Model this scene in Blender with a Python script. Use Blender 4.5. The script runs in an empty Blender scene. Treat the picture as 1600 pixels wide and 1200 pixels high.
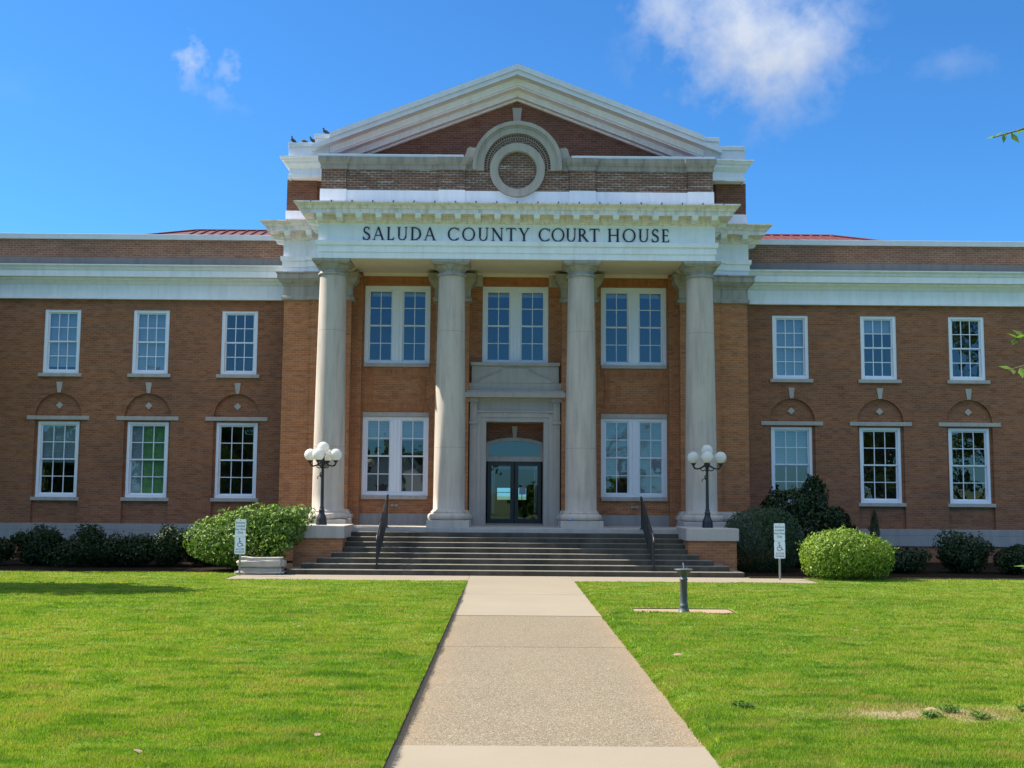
import bpy, math, random
import numpy as np
from mathutils import Vector, Matrix
random.seed(7)
rng = np.random.default_rng(7)
R = math.radians
PI = math.pi
sc = bpy.context.scene
COL = sc.collection

# ------------------------------------------------------------------ camera
F_PX, CAM_H, ROLL, CAM_X = 1750.0, 2.15, 0.0075, -0.27
PITCH = math.atan(173 / F_PX)
YAW = math.atan(8 / F_PX)
fw = Vector((math.sin(YAW) * math.cos(PITCH), math.cos(YAW) * math.cos(PITCH), math.sin(PITCH)))
r0 = Vector((math.cos(YAW), -math.sin(YAW), 0))
u0 = r0.cross(fw)
rt = r0 * math.cos(ROLL) + u0 * math.sin(ROLL)
up = u0 * math.cos(ROLL) - r0 * math.sin(ROLL)
cam = bpy.data.cameras.new("camera")
cam.sensor_width = 36.0
cam.lens = 36.0 * F_PX / 1600.0
cam.clip_start = 0.1
cam.clip_end = 6000
camo = bpy.data.objects.new("camera", cam)
M = Matrix((rt, up, -fw)).transposed().to_4x4()
M.translation = (CAM_X, 0, CAM_H)
camo.matrix_world = M
COL.objects.link(camo)
sc.camera = camo

# ------------------------------------------------------------------ light
SUN_S, SUN_K = 0.945, 0.23                    # shadow offset per metre of height, to the right and towards the camera
SUN_EL = math.atan(1 / math.hypot(SUN_S, SUN_K))
SUN_AZ = math.atan2(-SUN_S, SUN_K)            # from +Y towards +X
sun = bpy.data.lights.new("sun", 'SUN')
sun.energy = 4.55
sun.angle = R(0.5)
sun.color = (1.0, 0.93, 0.80)
suno = bpy.data.objects.new("sun", sun)
suno.rotation_euler = Vector((SUN_S, -SUN_K, -1)).to_track_quat('-Z', 'Y').to_euler()
suno.location = (-30, 40, 40)
COL.objects.link(suno)

sc.view_settings.view_transform = 'Standard'
sc.view_settings.look = 'None'
sc.view_settings.exposure = 1.16
sc.view_settings.gamma = 1.0
sc.view_settings.use_curve_mapping = False


class NT:
    def __init__(self, nt):
        self.nt = nt

    def n(self, t, **kw):
        nd = self.nt.nodes.new(t)
        for k, v in kw.items():
            if k.startswith('i_'):
                key = k[2:]
                nd.inputs[int(key) if key.isdigit() else key.replace('_', ' ')].default_value = v
            else:
                setattr(nd, k, v)
        return nd

    def l(self, a, b):
        self.nt.links.new(a, b)

    def math(self, op, a, b=None, c=None, clamp=False):
        nd = self.n('ShaderNodeMath', operation=op)
        nd.use_clamp = clamp
        for i, v in enumerate((a, b, c)):
            if v is None:
                continue
            if isinstance(v, (int, float)):
                nd.inputs[i].default_value = v
            else:
                self.l(v, nd.inputs[i])
        return nd.outputs[0]

    def vmath(self, op, a, b):
        nd = self.n('ShaderNodeVectorMath', operation=op)
        for i, v in enumerate((a, b)):
            if isinstance(v, (tuple, list, Vector)):
                nd.inputs[i].default_value = tuple(v)
            else:
                self.l(v, nd.inputs[i])
        return nd

    def ramp(self, fac, stops):
        nd = self.n('ShaderNodeValToRGB')
        cr = nd.color_ramp
        while len(cr.elements) < len(stops):
            cr.elements.new(0.5)
        for e, (p, c) in zip(cr.elements, stops):
            e.position = p
            e.color = (c, c, c, 1) if isinstance(c, (int, float)) else (*c, 1)
        self.l(fac, nd.inputs[0])
        return nd.outputs[0]

    def mix(self, fac, a, b, blend='MIX'):
        nd = self.n('ShaderNodeMix', data_type='RGBA', blend_type=blend)
        for s, v in ((nd.inputs[0], fac), (nd.inputs[6], a), (nd.inputs[7], b)):
            if isinstance(v, (int, float)):
                s.default_value = v
            elif isinstance(v, tuple):
                s.default_value = (*v, 1)
            else:
                self.l(v, s)
        return nd.outputs[2]

    def noise(self, vec, scale, detail=4.0, rough=0.55, out=0):
        nd = self.n('ShaderNodeTexNoise')
        nd.inputs['Scale'].default_value = scale
        nd.inputs['Detail'].default_value = detail
        nd.inputs['Roughness'].default_value = rough
        if vec is not None:
            self.l(vec, nd.inputs['Vector'])
        return nd.outputs[out]


# ------------------------------------------------------------------ sky with clouds
world = bpy.data.worlds.new("World")
sc.world = world
world.use_nodes = True
W = NT(world.node_tree)
world.node_tree.nodes.clear()
sky = W.n('ShaderNodeTexSky', sky_type='NISHITA')
sky.sun_disc = False
sky.sun_elevation = SUN_EL
sky.sun_rotation = SUN_AZ
sky.altitude = 150
sky.air_density = 1.0
sky.dust_density = 0.3
sky.ozone_density = 2.5
hs = W.n('ShaderNodeHueSaturation')
hs.inputs['Saturation'].default_value = 1.0
W.l(sky.outputs[0], hs.inputs['Color'])
tcw = W.n('ShaderNodeTexCoord')
gen = tcw.outputs['Generated']
nrm = W.vmath('NORMALIZE', gen, (0, 0, 0)).outputs[0]


def pix_dir(x, y):
    return (rt * (x - 800) / F_PX + up * (600 - y) / F_PX + fw).normalized()


def cloud(px, py, rx, ry, tilt, nscale, soft, gain, seed, base=0.55):
    """one cloud of angular half-size rx, ry around a fixed sky direction"""
    c = pix_dir(px, py)
    e1 = c.cross(Vector((0, 0, 1))).normalized()
    e2 = e1.cross(c).normalized()
    f1 = (e1 * math.cos(tilt) + e2 * math.sin(tilt))
    f2 = (e2 * math.cos(tilt) - e1 * math.sin(tilt))
    dc = W.vmath('DOT_PRODUCT', nrm, c).outputs[1]
    a = W.math('DIVIDE', W.vmath('DOT_PRODUCT', nrm, f1).outputs[1], dc)
    b = W.math('DIVIDE', W.vmath('DOT_PRODUCT', nrm, f2).outputs[1], dc)
    a = W.math('MULTIPLY', a, 1 / rx)
    b = W.math('MULTIPLY', b, 1 / ry)
    d = W.math('SQRT', W.math('ADD', W.math('MULTIPLY', a, a), W.math('MULTIPLY', b, b)))
    off = W.vmath('ADD', nrm, (seed, seed * 0.37, 0)).outputs[0]
    n1 = W.noise(off, nscale, 7.0, 0.6)
    n2 = W.noise(off, nscale * 0.4, 2.0, 0.5)
    nn = W.math('ADD', W.math('MULTIPLY', n1, 0.65), W.math('MULTIPLY', n2, 0.35))
    v = W.math('SUBTRACT', W.math('ADD', base, W.math('MULTIPLY', W.math('SUBTRACT', nn, 0.5), 2.6)), W.math('MULTIPLY', d, 0.62))
    v = W.math('MULTIPLY', v, soft, clamp=True)
    v = W.math('MULTIPLY', v, W.math('SUBTRACT', 1.7, d, clamp=True))
    front = W.math('GREATER_THAN', dc, 0.0)
    v = W.math('MULTIPLY', W.math('MULTIPLY', v, front), gain)
    sh = W.math('MULTIPLY_ADD', b, 0.16, 0.84)
    return v, sh


cols = W.mix(1.0, hs.outputs[0], (0.225, 0.525, 0.80), 'MULTIPLY')
# unseen cloud cover added overhead as neutral fill light for the shaded facade
sz = W.n('ShaderNodeSeparateXYZ')
W.l(nrm, sz.inputs[0])
hi_n = W.noise(W.vmath('MULTIPLY', nrm, (1.0, 1.0, 1.6)).outputs[0], 3.2, 6.0, 0.6)
hi = W.math('MULTIPLY', W.ramp(hi_n, [(0.42, 0.0), (0.56, 1.0)]), W.ramp(sz.outputs[2], [(0.50, 0.0), (0.62, 1.0)]))
cols = W.mix(hi, cols, (7.0, 7.4, 7.9))
for spec in [(1168, 55, 0.076, 0.066, -0.25, 21.0, 1.25, 0.92, 1.3, 0.83),
             (1262, 70, 0.040, 0.022, 0.15, 30.0, 1.1, 0.6, 7.7),
             (1050, 20, 0.035, 0.045, 0.0, 34.0, 1.0, 0.8, 5.1),
             (300, 100, 0.017, 0.022, 0.0, 62.0, 1.0, 0.85, 4.1),
             (355, 110, 0.012, 0.024, 0.0, 70.0, 1.0, 0.65, 6.3),
             (328, 146, 0.030, 0.012, -0.3, 60.0, 0.9, 0.35, 2.9),
             (1495, 98, 0.040, 0.016, 0.0, 40.0, 0.8, 0.24, 9.7),
             (25, 140, 0.04, 0.02, 0.0, 40.0, 0.7, 0.08, 2.2)]:
    v, sh = cloud(*spec)
    cc = W.n('ShaderNodeCombineColor')
    for i, m in enumerate((3.45, 3.75, 4.3)):
        W.l(W.math('MULTIPLY', sh, m), cc.inputs[i])
    cols = W.mix(v, cols, cc.outputs[0])
bg = W.n('ShaderNodeBackground')
bg.inputs['Strength'].default_value = 0.11
W.l(cols, bg.inputs['Color'])
wo = W.n('ShaderNodeOutputWorld')
W.l(bg.outputs[0], wo.inputs['Surface'])


# ------------------------------------------------------------------ materials
def new_mat(name):
    m = bpy.data.materials.new(name)
    m.use_nodes = True
    m.node_tree.nodes.clear()
    t = NT(m.node_tree)
    out = t.n('ShaderNodeOutputMaterial')
    b = t.n('ShaderNodeBsdfPrincipled')
    t.l(b.outputs[0], out.inputs['Surface'])
    return m, t, b, out


def pos(t):
    return t.n('ShaderNodeNewGeometry').outputs['Position']


def setc(t, b, col):
    if isinstance(col, tuple):
        b.inputs['Base Color'].default_value = (*col, 1)
    else:
        t.l(col, b.inputs['Base Color'])


def bump(t, b, h, strength=0.3, dist=0.02):
    bp = t.n('ShaderNodeBump')
    bp.inputs['Strength'].default_value = strength
    bp.inputs['Distance'].default_value = dist
    t.l(h, bp.inputs['Height'])
    t.l(bp.outputs[0], b.inputs['Normal'])


def stretch(t, p, sx, sy, sz):
    return t.vmath('MULTIPLY', p, (sx, sy, sz)).outputs[0]


def plain(name, col, rough=0.5, metal=0.0, var=0.12, scale=6.0, bumpn=0.0, local=True):
    m, t, b, o = new_mat(name)
    p = t.n('ShaderNodeTexCoord').outputs['Object'] if local else pos(t)
    n = t.noise(p, scale, 5.0, 0.6)
    lo = tuple(c * (1 - var) for c in col)
    hi = tuple(min(1, c * (1 + var)) for c in col)
    setc(t, b, t.mix(n, lo, hi))
    b.inputs['Roughness'].default_value = rough
    b.inputs['Metallic'].default_value = metal
    if bumpn:
        bump(t, b, t.noise(p, scale * 6, 4.0), bumpn, 0.01)
    return m


def brick(name, c1, c2, mortar, stain=(0.05, 0.035, 0.03), stain_amt=0.3, eff=0.0, soldier=False):
    m, t, b, o = new_mat(name)
    p = pos(t)
    sx = t.n('ShaderNodeSeparateXYZ')
    t.l(p, sx.inputs[0])
    h = t.math('ADD', sx.outputs[0], sx.outputs[1])
    cx = t.n('ShaderNodeCombineXYZ')
    if soldier:
        t.l(sx.outputs[2], cx.inputs[0])
        t.l(h, cx.inputs[1])
    else:
        t.l(h, cx.inputs[0])
        t.l(sx.outputs[2], cx.inputs[1])
    br = t.n('ShaderNodeTexBrick')
    t.l(cx.outputs[0], br.inputs['Vector'])
    br.inputs['Color1'].default_value = (*c1, 1)
    br.inputs['Color2'].default_value = (*c2, 1)
    br.inputs['Mortar'].default_value = (*mortar, 1)
    br.inputs['Scale'].default_value = 1.0
    br.inputs['Mortar Size'].default_value = 0.0125
    br.inputs['Mortar Smooth'].default_value = 0.15
    br.inputs['Bias'].default_value = -0.1
    br.inputs['Brick Width'].default_value = 0.215
    br.inputs['Row Height'].default_value = 0.0755
    fine = t.noise(stretch(t, p, 3.2, 3.2, 13), 1.0, 3.0, 0.6)
    big = t.noise(p, 0.45, 5.0, 0.6)
    perb = t.n('ShaderNodeTexWhiteNoise')
    perb.noise_dimensions = '2D'
    fl = t.vmath('FLOOR', t.vmath('MULTIPLY', cx.outputs[0], (1 / .215, 1 / .0755, 0)).outputs[0], (0, 0, 0)).outputs[0]
    t.l(fl, perb.inputs['Vector'])
    bc = t.mix(t.ramp(perb.outputs['Value'], [(0.72, 0.0), (0.9, 0.36)]), br.outputs['Color'], tuple(x * 0.45 for x in c1))
    c = t.mix(t.ramp(fine, [(0.3, 0.0), (0.75, 0.55)]), bc, tuple(x * 0.62 for x in c1))
    row = t.noise(stretch(t, p, 0.8, 0.8, 7.0), 1.0, 3.0, 0.6)
    c = t.mix(t.ramp(row, [(0.45, 0.0), (0.8, 0.35)]), c, tuple(min(1, x * 1.35) for x in c2))
    c = t.mix(t.math('MULTIPLY', t.ramp(big, [(0.42, 0.0), (0.72, 1.0)]), stain_amt), c, stain)
    if eff:
        e = t.ramp(t.noise(stretch(t, p, 1.4, 1.4, 9.0), 1.0, 5.0, 0.7), [(0.52, 0.0), (0.66, 1.0)])
        e = t.math('MULTIPLY', e, eff)
        e2 = t.math('MULTIPLY', e, t.math('ADD', t.math('MULTIPLY', br.outputs['Fac'], 0.85), 0.15))
        c = t.mix(e2, c, (0.55, 0.50, 0.44))
    setc(t, b, c)
    b.inputs['Roughness'].default_value = 0.85
    bump(t, b, t.math('MULTIPLY_ADD', fine, 0.4, t.math('SUBTRACT', 1.0, br.outputs['Fac'])), 0.5, 0.01)
    return m


def stone(name, col, dirt, dirt_amt=0.5, rough=0.75, streak=True, joints=0.0, scale=1.0):
    m, t, b, o = new_mat(name)
    p = pos(t)
    n1 = t.noise(p, 2.2 * scale, 6.0, 0.62)
    n2 = t.noise(stretch(t, p, 5.5, 5.5, 0.55), 1.0 * scale, 5.0, 0.62)
    n3 = t.noise(p, 30.0 * scale, 4.0, 0.6)
    c = t.mix(n1, tuple(x * 0.86 for x in col), tuple(min(1, x * 1.1) for x in col))
    c = t.mix(t.math('MULTIPLY', n3, 0.25), c, tuple(x * 0.75 for x in col))
    if streak:
        c = t.mix(t.math('MULTIPLY', t.ramp(n2, [(0.45, 0.0), (0.78, 1.0)]), dirt_amt), c, dirt)
    if joints:
        sx = t.n('ShaderNodeSeparateXYZ')
        t.l(p, sx.inputs[0])
        fr = t.math('FRACT', t.math('MULTIPLY', sx.outputs[2], 1 / joints))
        c = t.mix(t.math('MULTIPLY', t.math('LESS_THAN', fr, 0.006), 0.5), c, dirt)
    setc(t, b, c)
    b.inputs['Roughness'].default_value = rough
    bump(t, b, t.noise(p, 45 * scale, 5.0, 0.65), 0.18, 0.01)
    return m


def leafy(name, c1, c2, trans=0.35, rough=0.5, extra=None):
    m, t, b, o = new_mat(name)
    g = t.n('ShaderNodeNewGeometry')
    rnd = g.outputs['Random Per Island']
    n = t.noise(g.outputs['Position'], 1.3, 3.0, 0.6)
    f = t.math('MULTIPLY_ADD', rnd, 0.6, t.math('MULTIPLY', n, 0.4))
    c = t.mix(f, c1, c2)
    if extra:
        c = t.mix(t.ramp(rnd, [(0.93, 0.0), (0.95, 1.0)]), c, extra)
    setc(t, b, c)
    b.inputs['Roughness'].default_value = rough
    b.inputs['Specular IOR Level'].default_value = 0.35
    tr = t.n('ShaderNodeBsdfTranslucent')
    t.l(t.mix(1.0, c, (1.25, 1.35, 0.6), 'MULTIPLY'), tr.inputs['Color'])
    mx = t.n('ShaderNodeMixShader')
    mx.inputs[0].default_value = trans
    t.l(b.outputs[0], mx.inputs[1])
    t.l(tr.outputs[0], mx.inputs[2])
    t.l(mx.outputs[0], o.inputs['Surface'])
    return m


MT = {}
MT['brick'] = brick('orange_brick', (0.40, 0.144, 0.051), (0.53, 0.205, 0.074), (0.47, 0.255, 0.145), stain_amt=0.18)
MT['brick_soldier'] = brick('soldier_brick', (0.39, 0.134, 0.048), (0.50, 0.185, 0.067), (0.39, 0.185, 0.092), stain_amt=0.15, soldier=True)
MT['brick_wing'] = brick('brown_brick', (0.275, 0.099, 0.042), (0.385, 0.150, 0.065), (0.35, 0.185, 0.112), stain_amt=0.3)
MT['brick_dark'] = brick('weathered_brick', (0.125, 0.058, 0.036), (0.20, 0.092, 0.055), (0.34, 0.26, 0.20), stain=(0.045, 0.038, 0.03), stain_amt=0.6, eff=0.85)
MT['brick_red'] = brick('red_brick', (0.185, 0.066, 0.036), (0.27, 0.105, 0.058), (0.29, 0.16, 0.11), stain_amt=0.25)
MT['brick_brown'] = brick('parapet_brick', (0.20, 0.084, 0.048), (0.29, 0.130, 0.074), (0.34, 0.24, 0.17), stain=(0.08, 0.05, 0.04), stain_amt=0.3, eff=0.15)
MT['stone'] = stone('limestone', (0.535, 0.455, 0.385), (0.27, 0.225, 0.19), 0.7, joints=3.55)
MT['stone_trim'] = stone('limestone_trim', (0.47, 0.425, 0.38), (0.25, 0.225, 0.20), 0.5)
MT['stone_dark'] = stone('weathered_limestone', (0.37, 0.34, 0.305), (0.14, 0.125, 0.115), 0.75)
MT['stone_coping'] = stone('coping_stone', (0.31, 0.285, 0.255), (0.10, 0.09, 0.08), 0.8)
MT['stone_arch'] = stone('arch_stone', (0.37, 0.34, 0.30), (0.18, 0.165, 0.15), 0.6)
MT['stone_base'] = stone('base_stone', (0.34, 0.325, 0.305), (0.19, 0.17, 0.165), 0.55)
MT['white'] = stone('white_paint', (0.85, 0.865, 0.93), (0.56, 0.54, 0.51), 0.4, rough=0.55)
MT['cornice'] = stone('stained_white_paint', (0.86, 0.79, 0.785), (0.33, 0.29, 0.265), 0.7, rough=0.6, scale=1.6)
MT['cream'] = stone('cream_paint', (0.76, 0.68, 0.60), (0.52, 0.45, 0.38), 0.2, rough=0.6)
MT['metal_cap'] = stone('pale_metal', (0.60, 0.64, 0.69), (0.42, 0.44, 0.46), 0.3, rough=0.45)
MT['flashing'] = stone('grey_flashing', (0.17, 0.165, 0.155), (0.08, 0.08, 0.08), 0.6, rough=0.7)
MT['frame'] = plain('window_paint', (0.78, 0.80, 0.87), 0.4, var=0.04)
MT['black'] = plain('black_iron', (0.018, 0.018, 0.020), 0.38, var=0.3, scale=20, bumpn=0.15)
MT['letter'] = plain('letter_black', (0.012, 0.012, 0.016), 0.4, var=0.2)
MT['dark_room'] = plain('interior_grey', (0.10, 0.10, 0.105), 0.9)
MT['floor_in'] = plain('interior_floor', (0.03, 0.028, 0.028), 0.6)
MT['iron_grey'] = plain('fountain_iron', (0.085, 0.095, 0.105), 0.5, metal=0.3, var=0.35, scale=12, bumpn=0.2)
MT['steel'] = plain('steel', (0.45, 0.46, 0.47), 0.3, metal=0.9, var=0.15)
MT['galv'] = plain('galvanised_post', (0.32, 0.32, 0.30), 0.5, metal=0.6, var=0.25, scale=25)
MT['sign'] = plain('sign_white', (0.86, 0.88, 0.94), 0.45, var=0.04)
MT['ink'] = plain('sign_ink', (0.03, 0.04, 0.05), 0.6)
MT['bark'] = plain('bark', (0.11, 0.085, 0.062), 0.9, var=0.5, scale=9, bumpn=0.8)
MT['pigeon'] = plain('pigeon_feathers', (0.04, 0.042, 0.05), 0.7, var=0.5, scale=14)
MT['dry_leaf'] = plain('dry_leaf', (0.26, 0.165, 0.105), 0.8, var=0.4, scale=30)
MT['blue'] = plain('blue_plastic', (0.10, 0.32, 0.75), 0.4)
MT['house_white'] = plain('house_siding', (0.7, 0.7, 0.68), 0.7, var=0.05)
MT['house_roof'] = plain('house_shingles', (0.12, 0.12, 0.13), 0.9, var=0.3)


def red_roof():
    m, t, b, o = new_mat('red_metal_roof')
    p = pos(t)
    n = t.noise(p, 1.2, 4.0)
    setc(t, b, t.mix(n, (0.19, 0.016, 0.021), (0.25, 0.027, 0.031)))
    b.inputs['Roughness'].default_value = 0.6
    b.inputs['Specular IOR Level'].default_value = 0.2
    return m


MT['red_roof'] = red_roof()
MT['hip_red'] = plain('dark_red_hip_roof', (0.10, 0.012, 0.016), 0.75, var=0.3, scale=2, local=False)  # one roof paint, darker on the hips, brighter on the portico for its bounce


def opal():
    m, t, b, o = new_mat('opal_glass')
    n = t.noise(t.n('ShaderNodeTexCoord').outputs['Object'], 5.0, 3.0)
    setc(t, b, t.mix(n, (0.80, 0.79, 0.75), (0.88, 0.87, 0.84)))
    b.inputs['Roughness'].default_value = 0.22
    tr = t.n('ShaderNodeBsdfTranslucent')
    tr.inputs['Color'].default_value = (0.85, 0.84, 0.8, 1)
    mx = t.n('ShaderNodeMixShader')
    mx.inputs[0].default_value = 0.4
    t.l(b.outputs[0], mx.inputs[1])
    t.l(tr.outputs[0], mx.inputs[2])
    t.l(mx.outputs[0], o.inputs['Surface'])
    return m


MT['opal'] = opal()


def glass(name, refl, tint, wob=0.012):
    m, t, b, o = new_mat(name)
    t.nt.nodes.remove(b)
    gl = t.n('ShaderNodeBsdfGlossy')
    gl.inputs['Roughness'].default_value = 0.0
    gl.inputs['Color'].default_value = (0.85, 0.93, 1.0, 1)
    tr = t.n('ShaderNodeBsdfTransparent')
    tr.inputs['Color'].default_value = (*tint, 1)
    p = pos(t)
    bp = t.n('ShaderNodeBump')
    bp.inputs['Strength'].default_value = 0.35
    bp.inputs['Distance'].default_value = wob
    t.l(t.noise(p, 1.3, 2.0), bp.inputs['Height'])
    t.l(bp.outputs[0], gl.inputs['Normal'])
    mx = t.n('ShaderNodeMixShader')
    mx.inputs[0].default_value = refl
    t.l(tr.outputs[0], mx.inputs[1])
    t.l(gl.outputs[0], mx.inputs[2])
    t.l(mx.outputs[0], o.inputs['Surface'])
    return m


MT['glass'] = glass('window_glass', 0.115, (0.62, 0.72, 0.78))
MT['door_glass'] = glass('door_glass', 0.10, (0.40, 0.66, 0.80))


def blind():
    m, t, b, o = new_mat('window_blind')
    sx = t.n('ShaderNodeSeparateXYZ')
    t.l(pos(t), sx.inputs[0])
    fr = t.math('FRACT', t.math('MULTIPLY', sx.outputs[2], 20.0))
    c = t.ramp(fr, [(0.0, (0.20, 0.23, 0.25)), (0.25, (0.38, 0.41, 0.43)), (0.9, (0.45, 0.48, 0.49))])
    setc(t, b, c)
    b.inputs['Roughness'].default_value = 0.6
    return m


MT['blind'] = blind()
MT['green_shade'] = plain('green_window_shade', (0.20, 0.40, 0.14), 0.8, var=0.15, scale=2)


def concrete(name, col, speck, speck_amt, warm):
    m, t, b, o = new_mat(name)
    p = pos(t)
    big = t.noise(p, 0.7, 6.0, 0.62)
    mid = t.noise(p, 5.0, 5.0, 0.6)
    c = t.mix(big, tuple(x * 0.84 for x in col), tuple(min(1, x * 1.12) for x in col))
    c = t.mix(t.math('MULTIPLY', t.ramp(mid, [(0.45, 0.0), (0.8, 1.0)]), 0.3), c, warm)
    if speck_amt:
        vo = t.n('ShaderNodeTexVoronoi')
        vo.inputs['Scale'].default_value = 85.0
        t.l(p, vo.inputs['Vector'])
        ss = t.n('ShaderNodeSeparateColor')
        t.l(vo.outputs['Color'], ss.inputs[0])
        k = t.ramp(ss.outputs[0], [(0.0, 0.0), (0.55, 0.15), (1.0, 1.0)])
        c = t.mix(t.math('MULTIPLY', k, speck_amt), c, speck)
        k2 = t.ramp(ss.outputs[1], [(0.72, 0.0), (0.9, 1.0)])
        c = t.mix(t.math('MULTIPLY', k2, speck_amt * 0.8), c, (0.38, 0.33, 0.25))
        bump(t, b, vo.outputs['Distance'], 0.6, 0.008)
        # rusty tan wear along the walk's edges
        sx = t.n('ShaderNodeSeparateXYZ')
        t.l(p, sx.inputs[0])
        e = t.math('ABSOLUTE', t.math('SUBTRACT', sx.outputs[0], 0.12))
        e = t.math('ADD', e, t.math('MULTIPLY', t.math('SUBTRACT', t.noise(p, 1.6, 4.0), 0.5), 0.9))
        c = t.mix(t.math('MULTIPLY', t.ramp(e, [(0.8, 0.0), (1.0, 0.0), (1.0, 0.0)]), 0.0), c, warm)
        edge = t.n('ShaderNodeMapRange')
        edge.inputs[1].default_value = 0.95
        edge.inputs[2].default_value = 1.4
        t.l(e, edge.inputs[0])
        c = t.mix(t.math('MULTIPLY', edge.outputs[0], 0.38), c, (0.27, 0.185, 0.105))
    else:
        bump(t, b, t.noise(p, 60, 4.0), 0.15, 0.005)
    setc(t, b, c)
    b.inputs['Roughness'].default_value = 0.9
    return m


MT['aggregate'] = concrete('exposed_aggregate', (0.190, 0.148, 0.092), (0.052, 0.040, 0.027), 0.7, (0.20, 0.145, 0.085))
MT['concrete'] = concrete('smooth_concrete', (0.245, 0.205, 0.15), None, 0, (0.26, 0.205, 0.14))
MT['pad'] = concrete('tan_concrete', (0.30, 0.205, 0.13), None, 0, (0.32, 0.19, 0.11))


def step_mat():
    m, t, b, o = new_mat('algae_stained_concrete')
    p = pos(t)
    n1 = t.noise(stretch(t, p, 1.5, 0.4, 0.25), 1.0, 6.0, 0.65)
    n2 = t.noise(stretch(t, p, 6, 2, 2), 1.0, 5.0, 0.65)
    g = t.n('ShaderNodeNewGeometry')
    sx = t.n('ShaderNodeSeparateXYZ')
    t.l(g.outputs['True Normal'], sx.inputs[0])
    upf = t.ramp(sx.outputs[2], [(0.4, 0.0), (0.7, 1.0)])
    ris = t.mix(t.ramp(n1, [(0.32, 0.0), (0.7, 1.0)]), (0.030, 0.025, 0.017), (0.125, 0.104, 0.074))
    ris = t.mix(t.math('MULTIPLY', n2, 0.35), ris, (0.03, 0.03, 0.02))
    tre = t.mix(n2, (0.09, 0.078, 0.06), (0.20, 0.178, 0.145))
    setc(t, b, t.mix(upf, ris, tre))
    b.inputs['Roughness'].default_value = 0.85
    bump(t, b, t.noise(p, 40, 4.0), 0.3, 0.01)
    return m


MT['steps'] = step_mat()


def lawn_colors(t, p):
    big = t.noise(p, 0.22, 4.0, 0.6)
    mid = t.noise(stretch(t, p, 0.9, 2.4, 1.0), 1.0, 5.0, 0.65)
    fine = t.noise(p, 9.0, 4.0, 0.6)
    f = t.math('ADD', t.math('MULTIPLY', big, 0.4), t.math('ADD', t.math('MULTIPLY', mid, 0.45), t.math('MULTIPLY', fine, 0.15)))
    return t.ramp(f, [(0.36, (0.070, 0.180, 0.010)), (0.46, (0.150, 0.275, 0.014)), (0.54, (0.235, 0.33, 0.024)), (0.63, (0.36, 0.325, 0.09))])


def lawn_mat():
    m, t, b, o = new_mat('lawn_turf')
    p = pos(t)
    c = lawn_colors(t, p)
    c = t.mix(0.55, c, (0.06, 0.085, 0.012))
    d = t.vmath('DISTANCE', stretch(t, p, 0.6, 2.2, 0), (2.37, 24.46, 0)).outputs[1]
    d = t.math('ADD', d, t.math('MULTIPLY_ADD', t.noise(p, 3.2, 6.0, 0.7), 1.4, -0.7))
    c = t.mix(t.ramp(d, [(0.3, 0.9), (0.95, 0.0)]), c, t.mix(t.noise(p, 14, 4.0), (0.15, 0.10, 0.06), (0.34, 0.25, 0.15)))
    sn = t.n('ShaderNodeSeparateXYZ')
    t.l(t.n('ShaderNodeNewGeometry').outputs['True Normal'], sn.inputs[0])
    c = t.mix(t.math('LESS_THAN', sn.outputs[2], 0.5), c, (0.085, 0.058, 0.034))      # bare soil on the cut edges
    setc(t, b, c)
    b.inputs['Roughness'].default_value = 0.95
    bump(t, b, t.noise(p, 35, 4.0), 0.8, 0.02)
    return m


def grass_mat():
    m, t, b, o = new_mat('grass_blades')
    g = t.n('ShaderNodeNewGeometry')
    c = lawn_colors(t, g.outputs['Position'])
    rnd = g.outputs['Random Per Island']
    c = t.mix(t.ramp(rnd, [(0.0, 0.55), (0.5, 0.0)]), c, (0.05, 0.12, 0.012))
    c = t.mix(t.ramp(rnd, [(0.80, 0.0), (0.97, 0.5)]), c, (0.36, 0.34, 0.10))
    st_ = t.noise(stretch(t, g.outputs['Position'], 1.6, 3.4, 1.0), 1.0, 4.0, 0.6)
    c = t.mix(t.ramp(st_, [(0.49, 0.0), (0.68, 0.75)]), c, (0.31, 0.26, 0.075))
    c = t.mix(t.ramp(st_, [(0.34, 0.75), (0.47, 0.0)]), c, (0.055, 0.145, 0.008))
    # a dry worn patch at the right
    d = t.vmath('DISTANCE', stretch(t, g.outputs['Position'], 0.62, 1.9, 0), (2.42, 21.2, 0)).outputs[1]
    d = t.math('ADD', d, t.math('MULTIPLY_ADD', t.noise(g.outputs['Position'], 3.2, 6.0, 0.7), 2.6, -1.2))
    c = t.mix(t.ramp(d, [(0.0, 0.9), (0.35, 0.7), (1.0, 0.0)]), c, (0.38, 0.29, 0.15))
    setc(t, b, c)
    b.inputs['Roughness'].default_value = 0.55
    b.inputs['Specular IOR Level'].default_value = 0.25
    tr = t.n('ShaderNodeBsdfTranslucent')
    t.l(t.mix(1.0, c, (1.3, 1.35, 0.6), 'MULTIPLY'), tr.inputs['Color'])
    mx = t.n('ShaderNodeMixShader')
    mx.inputs[0].default_value = 0.45
    t.l(b.outputs[0], mx.inputs[1])
    t.l(tr.outputs[0], mx.inputs[2])
    t.l(mx.outputs[0], o.inputs['Surface'])
    return m


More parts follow.
